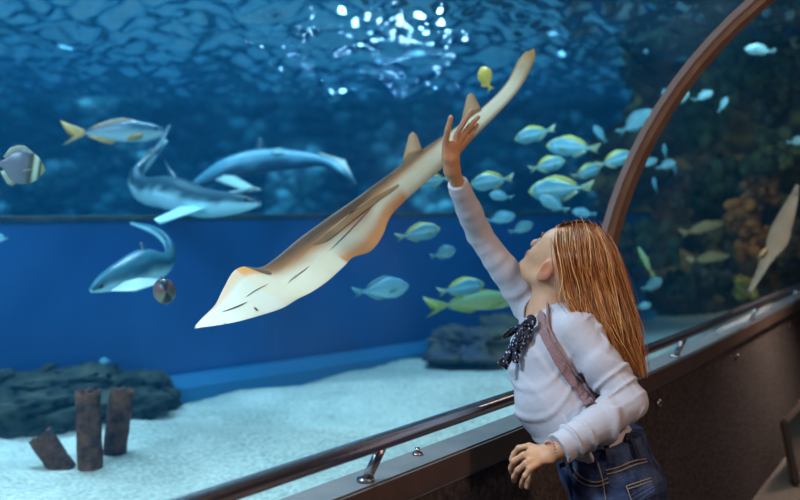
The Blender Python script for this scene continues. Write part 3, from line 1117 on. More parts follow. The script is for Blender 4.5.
#GIRLSTART
# ---------------------------------------------------------------- the person: smooth blended body surfaces
class Field:
    """signed distance grid with smooth unions; surfaces are pulled out with surface nets"""
    def __init__(self, lo, hi, h):
        self.lo = np.array(lo, float); self.h = h
        self.n = np.ceil((np.array(hi) - self.lo) / h).astype(int) + 1
        self.g = np.full(self.n, .5, dtype=np.float32)

    def _sub(self, lo, hi):
        a = np.clip(((np.array(lo) - self.lo) / self.h).astype(int), 0, self.n)
        b = np.clip(((np.array(hi) - self.lo) / self.h).astype(int) + 2, 0, self.n)
        if (b <= a).any(): return None
        ax = [self.lo[i] + self.h * np.arange(a[i], b[i]) for i in range(3)]
        X, Y, Z = np.meshgrid(*ax, indexing='ij')
        return tuple(slice(a[i], b[i]) for i in range(3)), X, Y, Z

    def _join(self, sl, d, k, cut):
        g = self.g[sl]
        if cut:
            d = -d
            if k <= 0: self.g[sl] = np.maximum(g, d); return
            h = np.clip(.5 - .5 * (g - d) / k, 0, 1)
            self.g[sl] = g * (1 - h) + d * h + k * h * (1 - h)
            return
        if k <= 0: self.g[sl] = np.minimum(g, d); return
        h = np.clip(.5 + .5 * (g - d) / k, 0, 1)
        self.g[sl] = g * (1 - h) + d * h - k * h * (1 - h)

    def cap(self, a, b, ra, rb, k=.015, sx=None, fx=1.0, cut=False):
        """tapered capsule; sx = direction along which the section is stretched by fx"""
        a = np.array(a, float); b = np.array(b, float)
        m = max(ra, rb) * max(1, fx) + k + .02
        s = self._sub(np.minimum(a, b) - m, np.maximum(a, b) + m)
        if s is None: return
        sl, X, Y, Z = s
        px, py, pz = X - a[0], Y - a[1], Z - a[2]
        d = b - a; L2 = max(float(d @ d), 1e-12)
        t = np.clip((px * d[0] + py * d[1] + pz * d[2]) / L2, 0, 1)
        qx, qy, qz = px - t * d[0], py - t * d[1], pz - t * d[2]
        r = ra + (rb - ra) * t
        if sx is not None:
            v = np.array(sx, float); v /= np.linalg.norm(v)
            dn = d / math.sqrt(L2)
            v = v - dn * (v @ dn); v /= np.linalg.norm(v)
            c = qx * v[0] + qy * v[1] + qz * v[2]
            f = 1 - 1 / fx
            qx, qy, qz = qx - v[0] * c * f, qy - v[1] * c * f, qz - v[2] * c * f
        self._join(sl, np.sqrt(qx * qx + qy * qy + qz * qz) - r, k, cut)

    def chain(self, pts, rad, k=.015, sx=None, fx=1.0):
        for i in range(len(pts) - 1):
            f = fx if not hasattr(fx, '__len__') else (fx[i] + fx[i + 1]) / 2
            self.cap(pts[i], pts[i + 1], rad[i], rad[i + 1], k, sx, f)

    def ell(self, c, r, ax, k=.015, cut=False):
        c = np.array(c, float); R = max(r) + k + .02
        s = self._sub(c - R, c + R)
        if s is None: return
        sl, X, Y, Z = s
        p = np.stack([X - c[0], Y - c[1], Z - c[2]], -1)
        A = np.array([list(v) for v in ax])
        q = p @ A.T
        r = np.array(r)
        k0 = np.sqrt(((q / r) ** 2).sum(-1)); k1 = np.sqrt(((q / r ** 2) ** 2).sum(-1)) + 1e-9
        self._join(sl, k0 * (k0 - 1) / k1, k, cut)

    def plane(self, p, nrm, near=None, rad=None, k=0):
        """cut away everything on the side nrm points to (only within rad of near)"""
        p = np.array(p, float); nrm = np.array(nrm, float); nrm /= np.linalg.norm(nrm)
        c = np.array(near if near is not None else p, float)
        R = rad or 9
        s = self._sub(c - R, c + R)
        if s is None: return
        sl, X, Y, Z = s
        d = (X - p[0]) * nrm[0] + (Y - p[1]) * nrm[1] + (Z - p[2]) * nrm[2]
        m = (X - c[0]) ** 2 + (Y - c[1]) ** 2 + (Z - c[2]) ** 2 < R * R
        g = self.g[sl]
        self.g[sl] = np.where(m, np.maximum(g, d), g)

    def warp(self, fn):
        ax = [self.lo[i] + self.h * np.arange(self.n[i]) for i in range(3)]
        X, Y, Z = np.meshgrid(*ax, indexing='ij')
        m = np.abs(self.g) < .05
        self.g[m] += fn(X[m], Y[m], Z[m]).astype(np.float32)

    def nets(self):
        g = self.g; s = g < 0
        n = self.n
        # cells with a crossing
        cnt = np.zeros(n - 1, np.int8)
        for i in (0, 1):
            for j in (0, 1):
                for k in (0, 1):
                    cnt += s[i:n[0] - 1 + i, j:n[1] - 1 + j, k:n[2] - 1 + k]
        act = (cnt > 0) & (cnt < 8)
        idx = np.argwhere(act)
        vid = np.full(n - 1, -1, np.int64); vid[act] = np.arange(len(idx))
        acc = np.zeros((len(idx), 3)); w = np.zeros(len(idx))
        cor = [(i, j, k) for i in (0, 1) for j in (0, 1) for k in (0, 1)]
        I = idx
        for a in cor:
            for ax in range(3):
                if a[ax]: continue
                b = list(a); b[ax] = 1
                ga = g[I[:, 0] + a[0], I[:, 1] + a[1], I[:, 2] + a[2]]
                gb = g[I[:, 0] + b[0], I[:, 1] + b[1], I[:, 2] + b[2]]
                m = (ga < 0) != (gb < 0)
                t = np.where(m, ga / np.where(m, ga - gb, 1), 0)
                P = np.array(a, float)[None].repeat(len(I), 0); P[:, ax] += t
                acc[m] += P[m]; w[m] += 1
        V = (I + acc / w[:, None]) * self.h + self.lo
        F = []
        for ax in range(3):
            o1, o2 = [(1, 2), (2, 0), (0, 1)][ax]
            A = [slice(1, n[i] - 1) for i in range(3)]; B = list(A)
            A[ax] = slice(0, n[ax] - 1); B[ax] = slice(1, n[ax])
            e = s[tuple(A)] != s[tuple(B)]
            E = np.argwhere(e); E += np.array([0 if i == ax else 1 for i in range(3)])
            d1 = np.zeros(3, int); d1[o1] = 1
            d2 = np.zeros(3, int); d2[o2] = 1
            q = [vid[tuple((E - x).T)] for x in (0 * d1, d1, d1 + d2, d2)]
            fl = s[tuple(E.T)]
            Q = np.stack(q, 1)
            Q[~fl] = Q[~fl][:, ::-1]
            F.append(Q)
        F = np.concatenate(F)
        F = F[(F >= 0).all(1)]
        return V, F


def field_mesh(name, fld, material, parent, colf=None, smooth=2):
    V, F = fld.nets()
    me = bpy.data.meshes.new(name)
    me.vertices.add(len(V)); me.vertices.foreach_set('co', V.astype(np.float32).ravel())
    me.loops.add(F.size); me.loops.foreach_set('vertex_index', F.astype(np.int32).ravel())
    me.polygons.add(len(F)); me.polygons.foreach_set('loop_start', np.arange(0, F.size, 4, dtype=np.int32))
    me.polygons.foreach_set('loop_total', np.full(len(F), 4, dtype=np.int32))
    me.update(calc_edges=True); me.validate()
    bm = bmesh.new(); bm.from_mesh(me)
    for _ in range(smooth):
        bmesh.ops.smooth_vert(bm, verts=bm.verts, factor=.4, use_axis_x=True, use_axis_y=True, use_axis_z=True)
    bmesh.ops.recalc_face_normals(bm, faces=bm.faces)
    bm.to_mesh(me); bm.free()
    me.polygons.foreach_set('use_smooth', [True] * len(me.polygons))
    if colf is not None:
        co = np.zeros(len(me.vertices) * 3, np.float32); me.vertices.foreach_get('co', co)
        co = co.reshape(-1, 3)
        c = np.ones((len(co), 4), np.float32); c[:, :3] = colf(co)
        ca = me.color_attributes.new('Col', 'FLOAT_COLOR', 'POINT'); ca.data.foreach_set('color', c.ravel())
    return link(name, me, parent, material)


person = empty('person', (.5, 2.42, 0))
tag(person, 'red haired person in a pale long sleeved top and jeans reaching up to the glass', 'person')

# joints -------------------------------------------------------------------
NECK = W(550, 320, 2.53)
SH_L, EL_L, WR_L = W(576, 331, 2.43), W(630, 402, 2.34), W(560, 449, 2.27)
SH_R, EL_R, WR_R = W(529, 304, 2.62), W(479, 234, 2.56), W(452, 170, 2.42)
CHEST, BELLY, WAIST, HIP = W(547, 362, 2.52), W(553, 402, 2.48), W(588, 442, 2.44), W(611, 482, 2.43)
TF = Vector((-.95, -.05, 0)).normalized()         # chest faces this way
TL = Vector((0, 0, 1)).cross(TF).normalized()      # to the person's left (towards the viewer)
# head frame
yaw = math.radians(40)
F0 = Vector((-math.cos(yaw), math.sin(yaw), 0))
tilt = math.radians(47)
HF = F0 * math.cos(tilt) + Vector((0, 0, 1)) * math.sin(tilt)
HU = Vector((0, 0, 1)) * math.cos(tilt) - F0 * math.sin(tilt)
HR = HF.cross(HU).normalized()                     # the person's right
HC = W(563, 264, 2.55)


def H(r, f, u): return HC + HR * r + HF * f + HU * u


AX = (HR, HF, HU)


def build_head(b, k=.02):
    b.ell(H(0, -.012, .022), (.072, .088, .078), AX, k)
    b.ell(H(0, .028, -.038), (.054, .052, .062), AX, .03)
    b.ell(H(0, .040, .020), (.055, .046, .05), AX, .025)     # brow and forehead
    b.cap(H(-.02, .045, -.078), H(.02, .045, -.078), .024, .024, .03)  # jaw front
    b.ell(H(0, .068, -.084), (.019, .016, .016), AX, .018)   # chin
    for s in (-1, 1):
        b.ell(H(s * .034, .052, -.026), (.024, .022, .022), AX, .02)  # cheek
        b.cap(H(s * .050, .0, -.055), H(s * .022, .05, -.082), .018, .016, .03)  # jaw line
    b.cap(H(0, .078, .012), H(0, .092, -.022), .008, .0085, .012)    # nose bridge
    b.ell(H(0, .093, -.026), (.0105, .011, .0095), AX, .008)
    for s in (-1, 1):
        b.ell(H(s * .010, .091, -.030), (.0065, .008, .006), AX, .006)
    b.ell(H(0, .084, -.052), (.019, .010, .006), AX, .008)   # upper lip
    b.ell(H(0, .082, -.062), (.016, .010, .0065), AX, .008)  # lower lip
    for s in (-1, 1):
        b.ell(H(s * .030, .088, .002), (.015, .010, .010), AX, .012, cut=True)   # eye sockets
    for s in (-1, 1):   # ears
        e = (HR * s, (HF * .95 - HR * s * .3).normalized(), (HU * .97 - HF * .25).normalized())
        b.ell(H(s * .072, -.006, -.012), (.0085, .019, .029), e, .004)
        b.ell(H(s * .082, -.003, -.007), (.007, .011, .018), e, .003, cut=True)
        b.ell(H(s * .070, -.002, -.036), (.006, .009, .012), e, .006)


def fingers(b, chains, k=.004):
    for ch, r in chains:
        pts = [W(*p) for p in ch]
        n = len(pts)
        b.chain(pts, [r * (1.0 - .22 * i / (n - 1)) for i in range(n)], k)


# raised right hand, palm on the glass
HAND_R = [
    ([(446, 156, 2.40), (445.5, 142, 2.38), (448, 129, 2.355), (451, 117.5, 2.34)], .0088),     # thumb
    ([(453, 146, 2.40), (457, 134, 2.40), (464, 122, 2.39), (471.5, 111, 2.375)], .0080),   # index
    ([(456, 147, 2.405), (462, 136, 2.41), (470, 126, 2.405), (478, 117, 2.40)], .0080),   # middle
    ([(457, 151, 2.41), (464, 142, 2.42), (471, 133, 2.42), (477.5, 125, 2.415)], .0074),     # ring
    ([(456, 155, 2.42), (462, 148, 2.43), (467, 142, 2.43), (472, 136, 2.425)], .0066),   # little
]
# left hand hanging in front of the hip
HAND_L = [
    ([(541, 449, 2.30), (529, 446, 2.31), (519, 448, 2.32), (514, 454, 2.33), (511, 460, 2.33)], .0082),  # index
    ([(538, 455, 2.28), (524, 455, 2.28), (514, 461, 2.29), (511, 468, 2.31), (512, 473, 2.32)], .0084),
    ([(537, 460, 2.27), (526, 463, 2.26), (518, 470, 2.27), (514, 477, 2.29), (514, 481, 2.31)], .0080),
    ([(538, 464, 2.26), (530, 469, 2.25), (525, 476, 2.25), (522, 483, 2.27), (521, 487, 2.29)], .0074),
    ([(544, 452, 2.33), (536, 458, 2.35), (530, 470, 2.35), (528, 480, 2.34), (527, 487, 2.33)], .0088),  # thumb beyond
]


def build_arms(b, grow=0.0, hands=True):
    g = grow
    b.chain([SH_R, SH_R.lerp(EL_R, .5), EL_R], [.040 + g, .032 + g, .027 + g], .012)
    b.chain([EL_R, EL_R.lerp(WR_R, .35), WR_R], [.027 + g, .027 + g, .0195 + g * .8], .010)
    b.chain([SH_L, SH_L.lerp(EL_L, .5), EL_L], [.047 + g, .040 + g, .034 + g], .02)
    b.chain([EL_L, EL_L.lerp(WR_L, .4), WR_L], [.034 + g, .032 + g, .021 + g * .8], .015)
    if not hands: return
    # right palm
    hx = (W(457, 150, 2.41) - W(445, 152, 2.38)).normalized()
    b.cap(WR_R, W(451, 159, 2.405), .019, .0185, .012, hx, 1.15)
    b.cap(W(450.5, 158, 2.405), W(453.5, 144, 2.40), .0125, .0095, .010, hx, 2.2)
    b.cap(W(448, 158, 2.405), W(446, 148, 2.39), .013, .010, .010)
    fingers(b, HAND_R)
    # left palm
    hx = (W(541, 447, 2.30) - W(541, 465, 2.26)).normalized()
    b.cap(WR_L, W(549, 453, 2.28), .020, .0165, .012, hx, 1.2)
    b.cap(W(549, 453, 2.28), W(530, 457, 2.28), .0135, .0105, .010, hx, 2.2)
    fingers(b, HAND_L)


def build_torso(b, g=0.0):
    b.cap(W(551, 324, 2.53), W(546, 345, 2.53), .060 + g, .075 + g, .03, TL, 1.5)
    b.chain([W(547, 345, 2.53), CHEST, BELLY, WAIST], [.076 + g, .086 + g, .084 + g, .082 + g], .03, TL, [1.5, 1.4, 1.3, 1.25])
    b.cap(SH_L, NECK, .042 + g, .04 + g, .03)
    b.cap(SH_R, NECK, .040 + g, .04 + g, .03)


def build_legs(b, g=0.0):
    b.cap(WAIST, HIP, .084 + g, .105 + g, .03, TL, 1.25)
    b.ell(HIP + Vector((.030, 0, -.015)), (.098 + g, .125 + g, .095 + g), ((1, 0, 0), (0, 1, 0), (0, 0, 1)), .03)
    for s in (-1, 1):
        hp = HIP + TL * s * .068 + Vector((-.005, 0, -.06))
        kn = Vector((hp.x + .0, hp.y, .37)) + TF * (.05 if s > 0 else .02)
        an = Vector((hp.x + .02, hp.y, .07)) + TF * (-.02 if s > 0 else .02)
        b.chain([hp, kn, an], [.080 + g, .052 + g, .036 + g], .02)


body = Field((.0, 2.05, -.01), (.85, 2.85, 1.70), .0042)
build_head(body)
body.cap(H(0, -.022, -.055), W(549, 318, 2.535), .041, .040, .025)
body.cap(H(0, -.005, -.06), W(540, 322, 2.535), .030, .034, .025)
build_torso(body, -.012)
build_legs(body, -.014)
build_arms(body, -.004)
for s in (-1, 1):   # feet
    hp = HIP + TL * s * .068
    a = Vector((hp.x + .02, hp.y, .045)) + TF * (-.02 if s > 0 else .02)
    body.cap(a, a + TF * .12 + Vector((0, 0, -.012)), .034, .026, .02)


def skin_col(co):
    n = len(co)
    c = np.tile(np.array([.60, .33, .21]), (n, 1))
    # darker orange skin towards the hands
    for w_, k in ((WR_R, .17), (WR_L, .16)):
        d = np.linalg.norm(co - np.array(w_), axis=1)
        m = (np.clip(1.2 - d / k, 0, 1) * .75)[:, None]
        c = c * (1 - m) + np.array([.52, .235, .12]) * m
    lip = np.linalg.norm((co - np.array(H(0, .088, -.057))) @ np.array([list(HR), list(HF), list(HU)]).T / np.array([.022, .014, .011]), axis=1)
    m = (lip < 1)[:, None]
    c = np.where(m, np.array([.55, .18, .14]), c)
    for s in (-1, 1):
        d = np.linalg.norm(co - np.array(H(s * .076, -.01, -.01)), axis=1)
        m = np.clip(1.4 - d / .03, 0, 1)[:, None] * .75
        c = c * (1 - m) + np.array([.62, .19, .10]) * m
    return c


field_mesh('body', body, M['skin'], person, skin_col, 1)
del body
for s in (-1, 1):
    V, F = ball(H(s * .030, .0675, .002), .0110, 14, 10)
    mesh('eye', V, F, M['eye_w'], person)
    V, F = ball(H(s * .030, .0752, .003), .0046, 10, 8)
    mesh('iris', V, F, M['black'], person)
    V, F = tube([H(s * .014, .087, .019), H(s * .03, .086, .024), H(s * .044, .074, .018)], [.0015, .0026, .001], 8)
    mesh('eyebrow', V, F, M['brow'], person)

# top -----------------------------------------------------------------------
shirt = Field((.05, 2.15, .60), (.75, 2.80, 1.50), .0034)
build_torso(shirt, .002)
shirt.cap(BELLY, W(592, 450, 2.44), .082, .100, .02, TL, 1.22)
shirt.cap(W(592, 446, 2.44), W(602, 462, 2.44), .100, .102, .02, TL, 1.22)
shirt.chain([SH_R, SH_R.lerp(EL_R, .5), EL_R], [.046, .037, .032], .012)
shirt.chain([EL_R, EL_R.lerp(WR_R, .4), WR_R, WR_R + (WR_R - EL_R) * .1], [.032, .031, .0235, .0235], .008)
shirt.chain([SH_L, SH_L.lerp(EL_L, .5), EL_L], [.053, .046, .040], .014)
e2 = WR_L + (WR_L - EL_L) * .05
shirt.chain([EL_L, EL_L.lerp(WR_L, .45), WR_L, e2], [.040, .042, .034, .034], .012)
up = [SH_L, EL_L, WR_L]


def rdg(a):
    return np.clip(np.sin(a), 0, 1) ** 2.5


def folds(X, Y, Z):
    P = np.stack([X, Y, Z], 1)

    def along(a, b):
        a, b = np.array(a), np.array(b); d = b - a; L = np.linalg.norm(d); d /= L
        q = P - a; t = q @ d
        r = np.linalg.norm(q - t[:, None] * d, axis=1)
        th = np.arctan2(q[:, 2], q[:, 1] * .7 + q[:, 0] * .7)
        return t, L, r, th
    out = np.zeros(len(P))
    for a, b, amp in ((SH_L, EL_L, .0034), (EL_L, WR_L, .0046), (SH_R, EL_R, .0020), (EL_R, WR_R, .0011)):
        t, L, r, th = along(a, b)
        m = np.clip((.085 - r) / .03, 0, 1) * np.clip(t / .02 + 1, 0, 1) * np.clip((L - t) / .02 + .6, 0, 1)
        wv = rdg(t * 125 + 2.6 * np.sin(th * 1.0 + .5) + 1.6 * np.sin(t * 37)) * np.clip(np.sin(th * 1.0 + t * 14 + 1) + .4, 0, 1)
        wv2 = rdg(t * 62 - 3.4 * np.sin(th + 2) + 1.0) * np.clip(np.sin(th * 1.4 - t * 20) + .5, 0, 1)
        out -= m * amp * 1.9 * (wv * 1.0 + wv2 * 1.1)
    c = np.array(CHEST)
    m = np.exp(-((P - c) ** 2).sum(1) / .012)
    out -= m * .008 * rdg(P[:, 2] * 62 + P[:, 0] * 50 + 2.2 * np.sin(P[:, 0] * 26 + P[:, 1] * 12))
    b_ = np.array(BELLY)
    m = np.exp(-((P - b_) ** 2).sum(1) / .012)
    out -= m * .010 * rdg(P[:, 2] * 85 - P[:, 0] * 70 + 3 * np.sin(P[:, 0] * 22) + 1)
    return out


shirt.warp(folds)
shirt.ell(W(545, 310, 2.535), (.055, .062, .040), ((.95, 0, .3), (0, 1, 0), (-.3, 0, .95)), .006, cut=True)   # neckline
da = (WR_R - EL_R).normalized(); shirt.plane(W(459, 184, 2.44), da, W(455, 172, 2.43), .075)
dl = (WR_L - EL_L).normalized(); shirt.plane(W(558, 450, 2.275), dl, W(548, 455, 2.27), .085)
shirt.plane(W(588, 440, 2.44), (-.22, 0, -1), W(588, 500, 2.44), .17)
top = field_mesh('long_sleeved_top', shirt, M['shirt'], person, None, 1)
del shirt
# cuff and neck hems

# jeans -----------------------------------------------------------------------
jeans = Field((.25, 2.1, .02), (.85, 2.8, .88), .0065)
build_legs(jeans, .004)
jeans.cap(W(596, 428, 2.44), W(604, 460, 2.44), .110, .110, .02, TL, 1.25)


def jf(X, Y, Z):
    return .0025 * np.sin(Z * 95 + X * 70 + 2.5 * np.sin(Y * 25 + X * 20)) * np.clip((.70 - Z) / .03, 0, 1)


jeans.warp(jf)
jeans.plane(W(588, 437, 2.44), (-.20, 0, 1), W(588, 420, 2.44), .2)
jeans.plane((0, 0, .10), (0, 0, -1))
jn = field_mesh('jeans', jeans, M['denim'], person, None, 1)

# shoes
for s in (-1, 1):
    hp = HIP + TL * s * .068
    a = Vector((hp.x + .02, hp.y, .045)) + TF * (-.02 if s > 0 else .02)
    f = Field(a - Vector((.22, .10, .06)), a + Vector((.12, .10, .08)), .006)
    f.cap(a + Vector((0, 0, .0)), a + TF * .125 + Vector((0, 0, -.008)), .043, .034, .02)
    f.plane((0, 0, .003), (0, 0, -1))
    field_mesh('shoe', f, M['eye_w'], person)


# surface lookups for things laid on the clothes
from mathutils.bvhtree import BVHTree
BV = {o.name: BVHTree.FromPolygons([v.co + person.location * 0 for v in o.data.vertices], [tuple(p.vertices) for p in o.data.polygons]) for o in (top, jn)}


def onto(o, px, py, lift=.003):
    """where the sight line through px, py meets the cloth"""
    d = W(px, py, 1) - Vector((0, 0, CAMZ))
    h = BV[o.name].ray_cast(Vector((0, 0, CAMZ)), d.normalized())
    if h[0] is None:
        n = BV[o.name].find_nearest(W(px, py, 2.45))
        return n[0] + n[1] * lift, n[1]
    return h[0] + h[1] * lift, h[1]


def band(name, pts, width, o, material, thick=.004, lift=.003, n=40):
    P = spline([list(onto(o, *p, lift)[0]) for p in spline(pts, 16)], n)
    for _ in range(3):
        P[1:-1] = (P[:-2] + P[1:-1] * 2 + P[2:]) / 4
    rings = []
    for i, p in enumerate(P):
        p = Vector(p)
        t = Vector(P[min(i + 1, n - 1)] - P[max(i - 1, 0)]).normalized()
        hit = BV[o.name].find_nearest(p)
        N = hit[1]
        if (p - hit[0]).dot(N) < lift: p = hit[0] + N * lift
        s = t.cross(N).normalized() * width / 2
        rings.append([p - s, p - s + N * thick, p + s + N * thick, p + s])
    V, F = loft(rings)
    return mesh(name, V, F, material, person, smooth=False)


band('bag_strap', [(543, 308), (544, 330), (553, 352), (566, 375), (577, 389), (584, 400), (589, 407)], .021, top, M['strap'], .004, .006)
band('bag_strap', [(549, 307), (551, 330), (559, 349), (572, 372), (582, 387), (589, 398), (594, 405)], .005, top, M['strap'], .008, .006)
band('shoulder_seam', [(553, 309), (548, 322), (549, 338), (556, 352)], .003, top, M['shirt'], .0015, .001)

# jeans details
band('waistband', [(556, 455), (570, 451), (590, 445), (610, 440), (627, 436), (638, 436)], .042, jn, M['denim'], .004, .003)
for pts in ([(604, 440), (608, 452), (611, 462)], [(628, 438), (632, 448), (635, 456)], [(566, 449), (569, 458), (572, 468)]):
    band('belt_loop', pts, .011, jn, M['denim_dark'], .004, .008, 12)
for pts in ([(606, 470), (618, 467), (632, 461), (645, 459)], [(607, 474), (619, 471), (633, 465), (646, 462)],
            [(626, 486), (638, 482), (650, 478)], [(627, 489), (639, 485), (651, 481)], [(626, 486), (631, 500), (636, 512)],
            [(574, 467), (582, 477), (596, 482), (608, 478)], [(572, 470), (580, 481), (595, 486), (609, 482)],
            [(598, 462), (603, 480), (606, 500)]):
    band('stitching', pts, .0022, jn, M['stitch'], .0012, .0025, 20)
band('back_pocket', [(640, 487), (645, 500), (649, 514)], .062, jn, M['denim'], .003, .002, 16)

# bracelet
ctr = W(553, 451, 2.275)
ax_ = (WR_L - EL_L).normalized()
x = ax_.cross(Vector((0, 1, 0))).normalized(); y = x.cross(ax_)
parts = []
for q in range(26):
    a = 2 * math.pi * q / 26
    parts.append(ball(ctr + x * .0245 * math.cos(a) + y * .0225 * math.sin(a) + ax_ * .003 * math.sin(a * 3), .0036, 8, 6))
V, F, _ = joinVF(parts)
mesh('bracelet', V, F, M['bead'], person)


# neck scarf: navy with pale dots, a small knot and three hanging ends
def ribbon(path, widths, D0, thick=.006, seed=0):
    """flat cloth end following path (px, py) laid before the chest"""
    P, Wd = [], []
    pts = spline(path, 18)
    ws_ = np.interp(np.linspace(0, 1, 18), np.linspace(0, 1, len(widths)), widths)
    rings = []
    for i, (px, py) in enumerate(pts):
        a = pts[max(i - 1, 0)]; b = pts[min(i + 1, 17)]
        tx, ty = b[0] - a[0], b[1] - a[1]; l = math.hypot(tx, ty)
        nx_, ny_ = -ty / l, tx / l
        D = D0 - .006 * math.sin(i * .8 + seed)
        row = []
        for j in range(7):
            u = (j / 6 - .5)
            row.append(W(px + nx_ * ws_[i] * u, py + ny_ * ws_[i] * u, D + .005 * math.sin(j * 1.6 + i * .3 + seed)))
        rings.append(row + [p + Vector((0, thick, 0)) for p in row[::-1]])
    return loft(rings)


scarf_parts = [ribbon([(533, 319), (525, 328), (519, 342), (515, 363)], [8, 11, 10, 6], 2.425, seed=1),
               ribbon([(527, 324), (519, 338), (511, 352), (502, 367)], [7, 10, 9, 12], 2.435, seed=2),
               ribbon([(527, 325), (517, 329), (510, 333), (503, 338)], [5, 8, 7, 3], 2.445, seed=3),
               ribbon([(534, 318), (527, 330), (518, 350)], [6, 12, 8], 2.415, seed=5)]
V, F, _ = joinVF(scarf_parts)
mesh('neck_scarf', V, F, M['dots'], person)
V, F = ball(W(531, 321, 2.42), (.014, .012, .016), 14, 10)
mesh('scarf_knot', V, F, M['dots'], person)

# hair ------------------------------------------------------------------------
def hair_point(phi, s, dep=1.0):
    """phi 0 near-side front .. pi far-side front; s 0 root .. 1 tip"""
    sp = math.sin(phi) ** .8
    cs = math.cos(phi)
    x0 = 557 + 36 * sp; y0 = 231 - 6 * math.sin(min(1, sp * 1.0) * math.pi * .75) + 5 * max(0, sp - .6)
    x1 = 557 + 53 * sp; y1 = 249 + 5 * sp
    x2 = 564 + 59 * sp ** 1.0; y2 = 281 + 10 * sp
    x3 = 569 + 66 * sp ** .9; y3 = 304 + 36 * sp
    x4 = 590 + 50 * sp ** .8; y4 = 332 + 45 * sp ** .7
    d0, d1, d2, d3, d4 = [a * cs for a in (-.012, .088, .090, .078, .058)]
    pts = [(x0, y0, 2.55 - d0 * dep), (x1, y1, 2.548 - d1 * dep), (x2, y2, 2.535 - d2 * dep), (x3, y3, 2.50 - d3 * dep), (x4, y4, 2.475 - d4 * dep)]
    return pts


GUIDES = []
NG = 49
for i in range(NG):
    phi = math.pi * i / (NG - 1)
    GUIDES.append(np.array([list(W(*p)) for p in hair_point(phi, 0)]))
GUIDES = np.array([spline(g, 22) for g in GUIDES])       # NG x 22 x 3
hf = Field((.30, 2.35, .83), (.75, 2.72, 1.36), .0055)
mid = GUIDES.mean(0)
for i in range(0, NG, 2):
    g = GUIDES[i]
    for j in range(0, 21, 2):
        c = mid[j] * .0
        a = Vector(g[j]) + (Vector(mid[j]) - Vector(g[j])) * .12
        b = Vector(g[j + 1 if j + 2 > 21 else j + 2 if j + 2 < 22 else 21]) if j + 2 < 22 else Vector(g[21])
        b = b + (Vector(mid[min(j + 2, 21)]) - b) * .12
        r = .0075 if j < 14 else .0065 - .0003 * (j - 14)
        hf.cap(a, b, r, r, .008)


def hair_col(co):
    n = len(co)
    return np.tile(np.array([.20, .062, .018]), (n, 1))


hair = field_mesh('hair', hf, M['hair'], person, hair_col, 2)
# strands over it
V, F, C = [], [], []
NS = 4200
for q in range(NS):
    u = RNG.random()
    gi = (u * (NG - 1)) if q % 3 else (u * (NG - 1) * .55)
    i0 = min(int(gi), NG - 2); fr_ = gi - i0
    g = GUIDES[i0] * (1 - fr_) + GUIDES[i0 + 1] * fr_
    ln = 1.0 - .28 * RNG.random() ** 2
    start = 0 if q % 5 else .25 * RNG.random()
    ts = np.linspace(start, ln, 15) * 21
    P = np.array([g[min(int(t), 20)] * (1 - (t - min(int(t), 20))) + g[min(int(t), 20) + 1] * (t - min(int(t), 20)) for t in ts])
    ctr = np.array([mid[min(int(t), 21)] for t in ts])
    hw_ = np.clip(1 - np.linspace(start, ln, 15) / .4, 0, 1)[:, None]
    out = (P - ctr) * np.array([1, 1, .3]) * (1 - hw_) + (P - np.array(HC)) * hw_
    nl = np.linalg.norm(out, axis=1)[:, None] + 1e-6
    lift = .0045 + .010 * RNG.random() ** 2 + (.02 * RNG.random() if q % 40 == 0 else 0)
    ph = RNG.random(3) * 6.28
    tt = np.linspace(0, 1, 15)[:, None]
    wob = np.concatenate([np.sin(tt * (3 + 4 * RNG.random()) + ph[k]) for k in range(3)], 1) * np.array([.006, .006, .002])
    wob *= tt
    if q % 30 == 0: wob *= 2.6
    P = P + out / nl * lift + wob
    base = np.array([[.56, .21, .06], [.36, .11, .028], [.80, .42, .18], [.17, .05, .014]][int(RNG.integers(0, 4))]) * (.8 + .4 * RNG.random())
    r0 = .0008 + .0009 * RNG.random()
    n0 = len(V)
    for i in range(15):
        t = P[min(i + 1, 14)] - P[max(i - 1, 0)]
        t = t / (np.linalg.norm(t) + 1e-9)
        o_ = out[i] / nl[i]
        sd = np.cross(t, o_); sd /= (np.linalg.norm(sd) + 1e-9)
        r = r0 * (1 - (i / 14) ** 3 * .8)
        V += [P[i] + sd * r, P[i] - sd * r, P[i] + o_ * r * .7]
        C += [base * (.9 + .2 * i / 14)] * 3
    for i in range(14):
        for j in range(3):
            k = (j + 1) % 3
            F.append((n0 + i * 3 + j, n0 + i * 3 + k, n0 + i * 3 + 3 + k, n0 + i * 3 + 3 + j))
me = bpy.data.meshes.new('hair_strands')
me.from_pydata([tuple(v) for v in V], [], F); me.update()
me.polygons.foreach_set('use_smooth', [True] * len(me.polygons))
ca = me.color_attributes.new('Col', 'FLOAT_COLOR', 'POINT')
fl_ = np.ones((len(V), 4), np.float32); fl_[:, :3] = np.array(C); ca.data.foreach_set('color', fl_.ravel())
st_ = link('hair_strands', me, person, M['hair'])
st_.parent = hair
st_.matrix_parent_inverse = Matrix.Identity(4)
# a few locks falling on the far side of the neck
parts = []; C = []
for q in range(60):
    a = RNG.random(); b = RNG.random()
    P = spline([list(W(541 - 4 * a + 5 * b, 288 + 4 * b, 2.60)), list(W(534 - 6 * a + 4 * b, 303, 2.61)), list(W(522 + 8 * a, 316 + 3 * b, 2.60 - .03 * a)), list(W(516 + 9 * a, 326 + 5 * b, 2.58))], 10)
    v, f = tube(P, [.0018 * (1 - i / 12) for i in range(10)], 4)
    parts.append((v, f, [np.array([.46, .17, .05]) * (.7 + .6 * RNG.random())] * len(v)))
V, F, C = joinVF(parts)
fr_ = mesh('hair_lock', V, F, M['hair'], person, cols=C)
#GIRLEND

